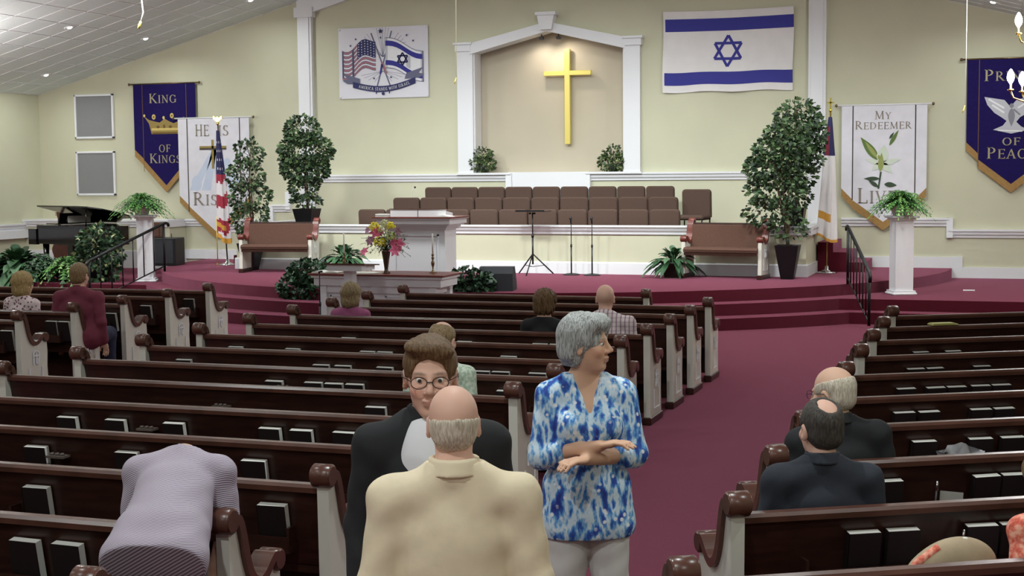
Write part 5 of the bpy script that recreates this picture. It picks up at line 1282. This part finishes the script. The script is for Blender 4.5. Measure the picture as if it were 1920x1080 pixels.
def color_attr(me, cols):
    at = me.color_attributes.new('tint', 'FLOAT_COLOR', 'POINT'); c4 = np.ones((len(cols), 4), np.float32); c4[:, :3] = cols; at.data.foreach_set('color', c4.ravel())
def skin_mat(name, rgb):
    M = mat(name, rgb, .55, spec=.35); nt = M.node_tree; b = nt.nodes['Principled BSDF']
    a = nt.nodes.new('ShaderNodeVertexColor'); a.layer_name = 'tint'; nt.links.new(a.outputs['Color'], b.inputs['Base Color'])
    b.inputs['Subsurface Weight'].default_value = .0
    return M
def hair_mat(name, c1, c2, sc=(30, 30, 4)): return mat(name, c1, .55, rgb2=c2, vscale=6, stretch=sc, bump=.35, bscale=10, spec=.3)
def person(label, loc, face, pose, skin, top, bottom, hair, hairstyle, scale=1.0, bw=1.0, vox=.010, lean=0, side=0, head_yaw=0, head_tilt=0, arms='down', sleeve='long', belly=0, jacket=False, glasses=False, female=False, hem=None, collar=None, headdown=0, headscale=1.0, shoes='black_plastic', vneck=False, buzz=.0, twist=0, crown=.03, crz=.135, crr=(.070, .105, .074), neckbend=0, part=False):
    t = thing('person', label, 'person', loc, math.atan2(face[1], face[0])-PI/2); t.scale = (scale,)*3
    pz = .95 if pose == 'stand' else .57
    MT = rotm('Z', twist) @ rotm('Y', side) @ rotm('X', -lean); piv = np.array((0, 0, .95))
    def U(p): return MT @ (np.array(p, float)-piv)+np.array((0, 0, pz))          # upper body point
    sw = .172*bw*(.90 if female else 1)
    J = {}
    for s, nm in ((-1, 'L'), (1, 'R')):
        J['sh'+nm] = U((s*sw, -.008, 1.372))
        if pose == 'stand': J['hip'+nm] = np.array((s*.09*bw, 0, .90)); J['kn'+nm] = np.array((s*.10, .03, .49)); J['an'+nm] = np.array((s*.11, -.02, .09))
        else: J['hip'+nm] = np.array((s*.10*bw, .02, .56)); J['kn'+nm] = np.array((s*.13, .43, .54)); J['an'+nm] = np.array((s*.12, .42, .10))
        if arms == 'down': J['el'+nm] = U((s*(sw+.045), -.03, 1.10)); J['wr'+nm] = U((s*(sw+.04), .06, .87))
        elif arms == 'lap': J['el'+nm] = U((s*(sw+.05), .0, 1.11)); J['wr'+nm] = U((s*.07, .24, 1.00))
        elif arms == 'cross': J['el'+nm] = U((s*(sw+.05), .04, 1.11)); J['wr'+nm] = U((-s*.03, .20, 1.15+.03*s))
        elif arms == 'reach': J['el'+nm] = U((s*(sw+.02), .20, 1.24)); J['wr'+nm] = U((s*.16, .34, 1.10))
        elif arms == 'talk': J['el'+nm] = U((s*(sw+.05), -.02, 1.10)); J['wr'+nm] = U((s*.14, .22, 1.04))
    def torso(f, g=0):
        f.ell(U((0, -.005, .97)), (.165*bw, .118+belly*.3, .13), .05, M=MT); f.ell(U((0, .012+belly*.5, 1.09)), ((.145 if not female else .132)*bw+belly*.4, .108+belly, .15), .06, M=MT)
        f.ell(U((0, .0, 1.235)), (.152*bw*(.93 if female else 1), .110, .165), .06, M=MT)
        for s in (-1, 1):
            f.cap(J['shL' if s < 0 else 'shR'], U((s*.05, -.012, 1.395)), .052, .058, .05); f.cap(U((s*.10*bw, -.018, 1.392)), U((s*.022, -.022, 1.475)), .034, .040, .05)
        if female:
            for s in (-1, 1): f.ell(U((s*.075, .085, 1.25)), (.068, .06, .065), .04, M=MT)
    NB = MT @ rotm('X', -neckbend); HC = U((0, -.012, 1.42))+NB @ np.array((0, .028+.02*(headdown/20), .188)); HM = NB @ rotm('Z', head_yaw) @ rotm('X', -head_tilt) @ rotm('X', -headdown); hs = 1.04*headscale
    def Hh(p): return HC+HM @ (np.array(p, float)*hs)
    def he(f, c, r, k=.015, op='u', M=None): f.ell(Hh(c), tuple(v*hs for v in r), k, op, HM if M is None else HM @ M)
    body = Field(); torso(body)
    body.cap(U((0, -.015, 1.42)), Hh((0, -.022, -.045)), .056 if not female else .050, .054 if not female else .047, .03)
    he(body, (0, -.014, .030), (.075, .094, .088), .02); he(body, (0, .020, -.040), (.060, .070, .080), .03); he(body, (0, .058, -.098), (.028, .026, .020), .025)
    he(body, (0, .070, .020), (.050, .018, .012), .015); 
    for s in (-1, 1):
        he(body, (s*.036, .060, -.026), (.024, .020, .022), .02)
        he(body, (s*.029, .092, .003), (.0155, .011, .0085), .010, 's')
        he(body, (s*.076, -.010, -.010), (.011, .022, .034), .006, M=rotm('Z', s*-20)); he(body, (s*.085, -.002, -.008), (.006, .012, .020), .006, 's')
        he(body, (s*.012, .096, -.031), (.010, .010, .008), .008)
    body.cap(Hh((0, .087, .012)), Hh((0, .109, -.024)), .0065*hs, .0108*hs, .012)
    he(body, (0, .089, -.057), (.024, .010, .0065), .006); he(body, (0, .087, -.069), (.021, .010, .0075), .006)
    for nm, s in (('L', -1), ('R', 1)):
        body.cap(J['sh'+nm], J['el'+nm], .048*(1 if not female else .9), .040, .03); body.cap(J['el'+nm], J['wr'+nm], .039, .026, .03)
        d = J['wr'+nm]-J['el'+nm]; d /= np.linalg.norm(d); ref = np.array((0, 0, 1.)) if abs(d[2]) < .8 else np.array((0, 1., 0)); sd = np.cross(d, ref); sd /= np.linalg.norm(sd); nr = np.cross(sd, d)
        pc = J['wr'+nm]+d*.05; HMx = np.stack([sd, d, nr], 1); body.ell(pc, (.040, .052, .018), .015, M=HMx)
        for q, (o, L) in enumerate(((-.030, .062), (-.010, .074), (.010, .070), (.030, .055))):
            b0 = pc+d*.040+sd*o; b1 = b0+d*L*.55-nr*.010; b2 = b1+d*L*.40-nr*.024; body.cap(b0, b1, .0092, .0085, .004); body.cap(b1, b2, .0085, .0072, .004)
        th0 = pc-d*.015+sd*(-.030*s if True else 0); th1 = th0+d*.04+sd*(-.030*s)-nr*.008; body.cap(th0, th1, .013, .010, .008); body.cap(th1, th1+d*.030-nr*.006, .010, .008, .004)
        body.cap(J['hip'+nm], J['kn'+nm], .085*bw, .058, .04); body.cap(J['kn'+nm], J['an'+nm], .054, .036, .03)
        body.ell(J['an'+nm]+np.array((0, .06, -.05)), (.042, .12, .040), .02)
    me, vs = body.mesh(vox, 'body', skin)
    base = np.array(lin(SKIN[skin])[:3]); cols = np.tile(base, (len(vs), 1))
    q = (vs-HC) @ HM/hs
    lip = np.exp(-((q[:, 0]/.022)**2+((q[:, 2]+.063)/.010)**2)**2)*(q[:, 1] > .07); cols = cols*(1-lip[:, None]*.6)+np.array(lin((150, 88, 82))[:3])*lip[:, None]*.6
    br = sum(np.exp(-(((q[:, 0]-s*.031)/.020)**2+((q[:, 2]-.022-.003*np.cos((q[:, 0]-s*.031)*60))/.0045)**2)**2) for s in (-1, 1))*(q[:, 1] > .05); cols = cols*(1-br[:, None]*.75)+np.array(lin(HAIRC.get(hair, (70, 55, 45)))[:3])*.7*br[:, None]*.75
    ck = sum(np.exp(-(((q[:, 0]-s*.042)/.02)**2+((q[:, 2]+.03)/.018)**2)) for s in (-1, 1))*(q[:, 1] > .03); cols = cols*(1+ck[:, None]*np.array((.10, -.06, -.06)))
    color_attr(me, np.clip(cols, 0, 1)); bo = link('body', me, t)
    # eyes
    for s in (-1, 1):
        mb = MB(); c = Hh((s*.030, .0732, .004)); n = 10
        mb.lathe([(.0108*hs*math.sin(PI*k/8)+1e-4, -.0108*hs*math.cos(PI*k/8)) for k in range(9)], 12, T=Matrix.Translation(tuple(c)))
        e = build(mb, 'eye', 'eye_white', t); fd = HM @ np.array((0, 1., 0)); mb = MB()
        mb.lathe([(.0062*hs, 0), (.005*hs, .0012), (.0005, .0018)], 12, T=Matrix.Translation(tuple(c+fd*.0101*hs)) @ Vector(fd).to_track_quat('Z', 'Y').to_matrix().to_4x4()); build(mb, 'iris', 'eye_iris', e)
    # clothes
    g = .013 if not jacket else .019
    f = Field(); torso(f)
    sl = {'long': 1.0, 'short': .0, 'elbow': .12}[sleeve]
    for nm in ('L', 'R'):
        sh, el, wr = J['sh'+nm], J['el'+nm], J['wr'+nm]
        if sleeve == 'short': f.cap(sh, sh+(el-sh)*.80, .052, .056, .04)
        else: f.cap(sh, el, .052, .046, .04); f.cap(el, el+(wr-el)*(.93 if sleeve == 'long' else .25), .046, .034 if sleeve == 'long' else .047, .02)
    hemz = hem if hem is not None else (.80 if jacket else .90)
    if hemz < .92:
        f.cap(U((-.08*bw, 0, .95)), U((-.09*bw, 0, hemz+.05)), .10*bw, .112*bw, .04); f.cap(U((.08*bw, 0, .95)), U((.09*bw, 0, hemz+.05)), .10*bw, .112*bw, .04); f.cap(U((0, 0, .95)), U((0, 0, hemz+.05)), .125, .13, .05)
    if collar or jacket:
        f.cap(U((0, -.020, 1.455)), U((0, -.014, 1.49)), .062 if not jacket else .050, .058 if not jacket else .048, .02)
    f = f.grow(g)
    fz = 22.0
    f.fold(lambda X, Y, Z: .0016*np.sin(X*37+Z*21+Y*13+2*np.sin(Z*9+X*5))+.0014*np.sin(Z*47-X*29+Y*17+2*np.sin(X*11)))
    # neck opening and hem
    upz = MT @ np.array((0, 0, 1.)); npnt = U((0, 0, 1.495 if (collar or jacket) else 1.475)); f.plane(tuple(upz), float(upz @ npnt))
    if vneck or jacket:
        fw_ = MT @ np.array((0, 1., 0)); 
        f.p.append(('c', 's', .008, (U((0, .055, 1.52)), U((0, .150, 1.27 if vneck else 1.19)), .085 if vneck else .055, .020 if vneck else .010)))
    if pose == 'stand': f.plane((0, 0, -1), -(hemz-.0)) if lean < 20 else f.plane(tuple(-upz), float(-upz @ U((0, 0, hemz))))
    me, vs = f.mesh(vox, 'shirt', top); ts = link('jacket' if jacket else 'shirt', me, t)
    if jacket:
        sh = Field(); sh.ell(U((0, .02, 1.30)), (.12, .112, .20), M=MT); sh.cap(U((0, -.012, 1.42)), U((0, -.008, 1.505)), .066, .062, .02); sh.plane(tuple(upz), float(upz @ U((0, 0, 1.505)))); me, vs = sh.mesh(vox, 'shirt', 'shirt_white'); link('shirt', me, t)
    f = Field()
    f.ell(U((0, -.005, .97)) if pose == 'stand' and lean < 20 else np.array((0, 0, pz+.02)), (.168*bw, .12+belly*.3, .125), .05)
    for nm in ('L', 'R'): f.cap(J['hip'+nm], J['kn'+nm], .092*bw, .072, .03); f.cap(J['kn'+nm], J['an'+nm]+np.array((0, 0, .0)), .070, .062, .03)
    f = f.grow(.010); f.fold(lambda X, Y, Z: .003*np.sin(Z*40+X*20)*np.sin(Y*30+Z*13)); me, vs = f.mesh(vox, 'trousers', bottom); link('trousers', me, t)
    for nm in ('L', 'R'):
        sf_ = Field(); a = J['an'+nm]; sf_.ell(a+np.array((0, .065, -.045)), (.050, .135, .042), .02); sf_.cap(a+np.array((0, 0, -.03)), a+np.array((0, 0, .01)), .05, .048); sf_.plane((0, 0, -1), -.0); me, vs = sf_.mesh(.012, 'shoe', shoes); link('shoe', me, t)
    if collar:
        c = Field(); c.cap(U((0, -.016, 1.462)), U((0, -.008, 1.505)), .070, .064); c.plane(tuple(upz), float(upz @ U((0, 0, 1.512)))); c.p.append(('c', 's', .004, (U((0, -.012, 1.44)), U((0, 0, 1.55)), .056, .055))); c.p.append(('c', 's', .006, (U((0, .12, 1.54)), U((0, .10, 1.44)), .045, .01))); me, vs = c.mesh(min(vox, .008), 'collar', collar); link('collar', me, ts)
    if jacket:                                     # turned-down collar of the jacket
        c = Field(); c.cap(U((0, -.016, 1.44)), U((0, -.014, 1.51)), .097, .078); c.plane(tuple(-upz), float(-upz @ U((0, 0, 1.454)))); c.p.append(('c', 's', .004, (U((0, -.012, 1.40)), U((0, -.004, 1.56)), .062, .062))); c.plane(tuple(upz), float(upz @ U((0, 0, 1.508)))); c.p.append(('c', 's', .006, (U((0, .13, 1.54)), U((0, .13, 1.40)), .07, .05))); me, vs = c.mesh(min(vox, .008), 'collar', top); link('collar', me, ts)
    # hair
    if hairstyle:
        h = Field()
        if hairstyle in ('short', 'fringe', 'thin'):
            e = .0035 if hairstyle != 'short' else .006
            he(h, (0, -.016, .032), (.0775+e, .0965+e, .090+e*1.2)); he(h, (0, -.045, -.02), (.066+e, .058+e, .062), .02)
            he(h, (0, .105, -.022), (.080, .070, .104), .008, 's')
            for s in (-1, 1): he(h, (s*.080, .030, -.055), (.05, .045, .062), .006, 's'); he(h, (s*.084, -.006, -.012), (.025, .022, .036), .006, 's')
            he(h, (0, -.05, -.115), (.09, .09, .040), .01, 's')
            if part: he(h, (.012, .035, .098), (.066, .062, .028), .02); he(h, (-.03, .058, .085), (.045, .03, .022), .02)
            if hairstyle == 'fringe': he(h, (0, crown, crz), crr, .02, 's')
            if hairstyle == 'thin': he(h, (0, -.03, .150), (.045, .06, .045), .008, 's')
        elif hairstyle == 'bob':
            he(h, (0, -.018, .034), (.092, .110, .098)); he(h, (0, -.030, -.050), (.088, .082, .085), .03)
            he(h, (0, .115, -.045), (.072, .085, .105), .01, 's'); he(h, (0, -.02, -.165), (.14, .14, .055), .02, 's')
        elif hairstyle == 'greybob':
            he(h, (0, -.022, .040), (.096, .112, .100)); he(h, (0, -.050, -.030), (.088, .078, .075), .03); he(h, (0, .046, .096), (.074, .05, .034), .03); he(h, (.03, .056, .088), (.05, .042, .028), .03); he(h, (-.045, .04, .085), (.045, .046, .030), .03)
            he(h, (0, .120, -.036), (.072, .078, .112), .012, 's'); he(h, (0, -.02, -.158), (.14, .14, .060), .02, 's')
            for s in (-1, 1): he(h, (s*.085, .055, -.07), (.04, .05, .07), .01, 's'); he(h, (s*.092, .012, -.035), (.022, .020, .030), .008, 's')
        elif hairstyle == 'curly':
            he(h, (0, -.020, .040), (.104, .115, .104)); he(h, (0, -.040, -.030), (.098, .085, .075), .03); he(h, (0, .115, -.045), (.068, .080, .105), .01, 's'); he(h, (0, -.02, -.145), (.14, .14, .055), .02, 's')
        amp = {'curly': .009, 'greybob': .0045, 'bob': .004, 'short': .0018, 'fringe': .0012, 'thin': .0015}[hairstyle]; fq = {'curly': 95, 'greybob': 62, 'bob': 70}.get(hairstyle, 110)
        h.fold(lambda X, Y, Z: amp*np.sin(X*fq+Z*fq*.35)*np.sin(Y*fq*.9+Z*fq*.25+1.0)+amp*.6*np.sin(X*fq*1.9+Y*fq*1.3+Z*fq*.4))
        me, vs = h.mesh(min(vox, .0065), 'hair', hair); link('hair', me, t)
    if glasses:
        mb = MB()
        for s in (-1, 1):
            ring = [tuple(Hh((s*.032+.024*math.cos(2*PI*k/14), .104-.006*abs(math.cos(2*PI*k/14)), .001+.018*math.sin(2*PI*k/14)))) for k in range(15)]; mb.tube(ring, .0015, 5)
            mb.tube([tuple(Hh((s*.055, .100, .006))), tuple(Hh((s*.083, .04, .008))), tuple(Hh((s*.086, -.012, .006))), tuple(Hh((s*.084, -.03, -.012)))], .0015, 5)
        mb.tube([tuple(Hh((-.009, .106, .004))), tuple(Hh((.009, .106, .004)))], .002, 5); build(mb, 'glasses', 'black_metal', t)
    return t
SKIN = {'skin_fair': (214, 172, 148), 'skin_tan': (212, 168, 140), 'skin_pink': (216, 172, 152), 'skin_warm': (196, 152, 124)}
for k, c in SKIN.items(): skin_mat(k, c)
HAIRC = {'hair_grey': (120, 120, 116), 'hair_blonde': (150, 124, 84), 'hair_brown': (92, 72, 50), 'hair_dark': (58, 52, 48), 'hair_white': (176, 170, 158), 'hair_sandy': (122, 100, 72), 'hair_ash': (116, 98, 74)}
hair_mat('hair_grey', (116, 117, 116), (196, 198, 196)); hair_mat('hair_blonde', (126, 100, 62), (190, 164, 112)); hair_mat('hair_brown', (76, 56, 38), (120, 92, 62)); hair_mat('hair_dark', (48, 44, 42), (82, 76, 70)); hair_mat('hair_white', (176, 162, 142), (224, 214, 198)); hair_mat('hair_sandy', (104, 82, 56), (150, 124, 88)); hair_mat('hair_ash', (104, 84, 58), (160, 138, 104))
mat('eye_white', (225, 220, 215), .3); mat('eye_iris', (60, 56, 50), .2); mat('shirt_white', (222, 222, 226), .8)
mat('suit_black', (26, 27, 30), .85, var=.05, vscale=50); mat('suit_navy', (38, 42, 52), .85, var=.05, vscale=60); mat('suit_beige', (226, 210, 180), .85, var=.04, vscale=12, bump=.15, bscale=20)
mat('shirt_maroon', (112, 44, 62), .85, var=.05, vscale=20); mat('shirt_purple', (150, 78, 116), .85, var=.06, vscale=20); mat('top_black', (20, 19, 22), .85); mat('trousers_white', (214, 210, 206), .85, var=.03, vscale=12); mat('trousers_navy', (36, 40, 66), .85); mat('trousers_grey', (76, 74, 76), .85)
def pattern(name, build_fn, rough=.85):
    M = mat(name, (200, 200, 200), rough); nt = M.node_tree; b = nt.nodes['Principled BSDF']; tc = nt.nodes.new('ShaderNodeTexCoord')
    nt.links.new(build_fn(nt, tc.outputs['Object']), b.inputs['Base Color']); return M
def ramp(nt, fac, stops, interp='LINEAR'):
    r = nt.nodes.new('ShaderNodeValToRGB'); r.color_ramp.interpolation = interp
    while len(r.color_ramp.elements) < len(stops): r.color_ramp.elements.new(.5)
    for e, (p, c) in zip(r.color_ramp.elements, stops): e.position = p; e.color = lin(c)
    nt.links.new(fac, r.inputs['Fac']); return r.outputs['Color']
def wave(nt, vec, sc, direction, rot=None, dist=0):
    if rot:
        mp = nt.nodes.new('ShaderNodeMapping'); mp.inputs['Rotation'].default_value = rot; nt.links.new(vec, mp.inputs['Vector']); vec = mp.outputs['Vector']
    w_ = nt.nodes.new('ShaderNodeTexWave'); w_.bands_direction = direction; w_.inputs['Scale'].default_value = sc; w_.inputs['Distortion'].default_value = dist; nt.links.new(vec, w_.inputs['Vector']); return w_.outputs['Fac']
def noise(nt, vec, sc, det=3, st=None):
    if st:
        mp = nt.nodes.new('ShaderNodeMapping'); mp.inputs['Scale'].default_value = st; nt.links.new(vec, mp.inputs['Vector']); vec = mp.outputs['Vector']
    n = nt.nodes.new('ShaderNodeTexNoise'); n.inputs['Scale'].default_value = sc; n.inputs['Detail'].default_value = det; nt.links.new(vec, n.inputs['Vector']); return n.outputs['Fac']
def vor(nt, vec, sc, out='Distance'):
    n = nt.nodes.new('ShaderNodeTexVoronoi'); n.inputs['Scale'].default_value = sc; nt.links.new(vec, n.inputs['Vector']); return n.outputs[out]
def mix(nt, fac, a, b, mode='MIX'):
    m_ = nt.nodes.new('ShaderNodeMix'); m_.data_type = 'RGBA'; m_.blend_type = mode
    if isinstance(fac, float): m_.inputs[0].default_value = fac
    else: nt.links.new(fac, m_.inputs[0])
    nt.links.new(a, m_.inputs[6]); nt.links.new(b, m_.inputs[7]); return m_.outputs[2]
BL = [(.30, (40, 52, 138)), (.40, (52, 96, 184)), (.45, (112, 172, 222)), (.51, (214, 230, 242)), (.57, (206, 226, 240)), (.61, (96, 158, 216)), (.66, (60, 104, 196)), (.74, (44, 50, 136))]
pattern('blouse_blue', lambda nt, v: mix(nt, ramp(nt, vor(nt, v, 30), [(.22, (255, 255, 255)), (.34, (0, 0, 0))]), ramp(nt, noise(nt, v, 11, 4, (2.2, 1.4, .9)), BL), mix(nt, ramp(nt, noise(nt, v, 8, 2), [(.48, (0, 0, 0)), (.54, (255, 255, 255))]), ramp(nt, noise(nt, v, 11, 4, (2.2, 1.4, .9)), BL), ramp(nt, vor(nt, v, 30), [(.0, (240, 242, 246)), (1, (220, 226, 238))]))))
pattern('shirt_stripe', lambda nt, v: ramp(nt, wave(nt, v, 42, 'Z', (R(35), R(16), 0), .3), [(.36, (120, 106, 128)), (.62, (206, 196, 206))]))
pattern('shirt_plaid', lambda nt, v: mix(nt, .5, ramp(nt, wave(nt, v, 7.5, 'X'), [(.0, (150, 118, 138)), (.22, (226, 210, 214)), (1, (232, 222, 222))]), ramp(nt, wave(nt, v, 7.5, 'Z'), [(.0, (150, 118, 138)), (.22, (226, 210, 214)), (1, (232, 222, 222))]), 'MULTIPLY'))
pattern('shirt_mint', lambda nt, v: ramp(nt, noise(nt, v, 40, 2), [(.42, (168, 186, 164)), (.56, (206, 216, 200))]))
pattern('blouse_leopard', lambda nt, v: ramp(nt, vor(nt, v, 26), [(.16, (96, 62, 74)), (.30, (120, 80, 92)), (.36, (214, 190, 192)), (.6, (226, 206, 206))]))
pattern('blouse_coral', lambda nt, v: ramp(nt, noise(nt, v, 38, 4), [(.36, (196, 84, 68)), (.50, (226, 126, 104)), (.62, (236, 172, 148))]))

person('standing woman in a blue floral blouse and white trousers with short grey hair', (-1.72, 5.97, 0), (.42, -.91), 'stand', 'skin_tan', 'blouse_blue', 'trousers_white', 'hair_grey', 'greybob', .965, 1.04, .0062, 0, 0, head_yaw=64, head_tilt=0, arms='cross', sleeve='elbow', female=True, hem=.74, vneck=True, belly=.015)
person('bald man in a beige jacket standing with his back to the viewer', (-1.58, 4.03, 0), (-.38, .92), 'stand', 'skin_pink', 'suit_beige', 'trousers_grey', 'hair_white', 'fringe', .955, 1.16, .0075, 0, 0, arms='talk', jacket=True, belly=.03, crown=.01, crz=.112, crr=(.125, .165, .112))
person('man in a black suit with side-parted brown hair and glasses facing the viewer', (-1.83, 4.46, 0), (.36, -.93), 'stand', 'skin_pink', 'suit_black', 'suit_black', 'hair_brown', 'short', 1.005, 1.10, .0065, 0, 0, arms='down', jacket=True, glasses=True, headscale=1.06, headdown=4, part=True)
person('man in a mauve striped shirt bending forward over the pew', (-3.16, 4.86, 0), (-.30, .95), 'stand', 'skin_fair', 'shirt_stripe', 'trousers_grey', 'hair_dark', 'short', .90, 1.12, .0085, 58, 0, arms='reach', sleeve='short', belly=.05, hem=.78, neckbend=62)
person('seated man in a pale mint shirt behind the man facing the viewer', (-3.67, 9.08, -.03), (.1, 1), 'sit', 'skin_pink', 'shirt_mint', 'trousers_grey', 'hair_ash', 'fringe', .955, 1.2, .010, 6, 0, arms='lap', sleeve='long', collar='shirt_mint', belly=.03, headscale=1.12)
person('bald man in a pink plaid shirt seated with his back to the viewer', (-3.51, 12.80, -.04), (-.1, 1), 'sit', 'skin_pink', 'shirt_plaid', 'trousers_grey', 'hair_sandy', None, .94, 1.38, .011, 4, 0, arms='lap', sleeve='long', collar='shirt_plaid', belly=.05, headscale=1.12)
person('woman in a black top with curly brown hair seated in the middle block', (-4.10, 12.80, -.03), (.05, 1), 'sit', 'skin_fair', 'top_black', 'trousers_navy', 'hair_brown', 'curly', .88, 1.25, .011, 4, 0, arms='lap', female=True, headscale=1.16)
person('woman in a purple top with sandy bobbed hair seated before the lectern', (-6.54, 13.73, -.05), (-.05, 1), 'sit', 'skin_fair', 'shirt_purple', 'trousers_grey', 'hair_ash', 'bob', .86, 1.2, .011, 4, 0, arms='lap', female=True, headscale=1.3)
person('blonde woman in a leopard print top seated at the far left', (-10.46, 13.44, -.05), (.1, 1), 'sit', 'skin_fair', 'blouse_leopard', 'trousers_white', 'hair_blonde', 'bob', .92, 1.25, .011, 3, 0, arms='lap', female=True, headscale=1.25)
person('man in a maroon shirt seated in the left block with short hair', (-9.70, 13.44, -.03), (-.1, 1), 'sit', 'skin_fair', 'shirt_maroon', 'trousers_navy', 'hair_sandy', 'short', .99, 1.38, .011, 3, 0, arms='down', collar='shirt_maroon', belly=.05, headscale=1.14)
person('balding man in a black jacket and glasses seated looking left', (-.78, 7.58, -.085), (-.42, .9), 'sit', 'skin_fair', 'suit_black', 'suit_navy', 'hair_white', 'fringe', .985, 1.22, .0085, 6, -4, head_yaw=38, arms='lap', jacket=True, glasses=True, belly=.04, headscale=1.16, crown=.02, crz=.125, crr=(.10, .140, .092))
person('man in a dark navy suit with a balding crown seated in the right block', (-.77, 6.53, -.085), (-.36, .93), 'sit', 'skin_pink', 'suit_navy', 'suit_navy', 'hair_dark', 'fringe', .98, 1.2, .0075, 4, 0, head_yaw=14, arms='lap', jacket=True, headscale=1.14, crown=-.072, crz=.118, crr=(.042, .055, .050))
person('person in a coral lace top seated at the lower right corner', (.30, 6.02, -.05), (-.5, .87), 'sit', 'skin_tan', 'blouse_coral', 'trousers_white', 'hair_sandy', 'bob', .92, 1.15, .0085, 24, 0, arms='lap', female=True, headdown=10)
# bag beside the coral top
f = Field(); f.ell((0, 0, .16), (.20, .07, .15), .05); f.ell((.05, 0, .22), (.15, .06, .11), .05); f.plane((0, 0, -1), -.0); mat('bag_tan', (172, 152, 124), .7, var=.08, vscale=12)
t = thing('handbag', 'tan cloth bag with a coral trimmed edge beside the coral top', 'bag', (-.20, 5.98, .475), R(30))
me, vs = f.mesh(.008, 'bag', 'bag_tan'); link('bag_body', me, t)
mb = MB().tube([(-.19, -.03, .02), (-.195, -.02, .14), (-.155, -.02, .24), (-.06, -.02, .30)], .018, 8); build(mb, 'coral_trim', 'blouse_coral', t)
mb = MB().tube([(-.02, 0, .31), (.06, -.01, .325), (.16, -.01, .27)], .010, 8); build(mb, 'piping', 'paper', t)
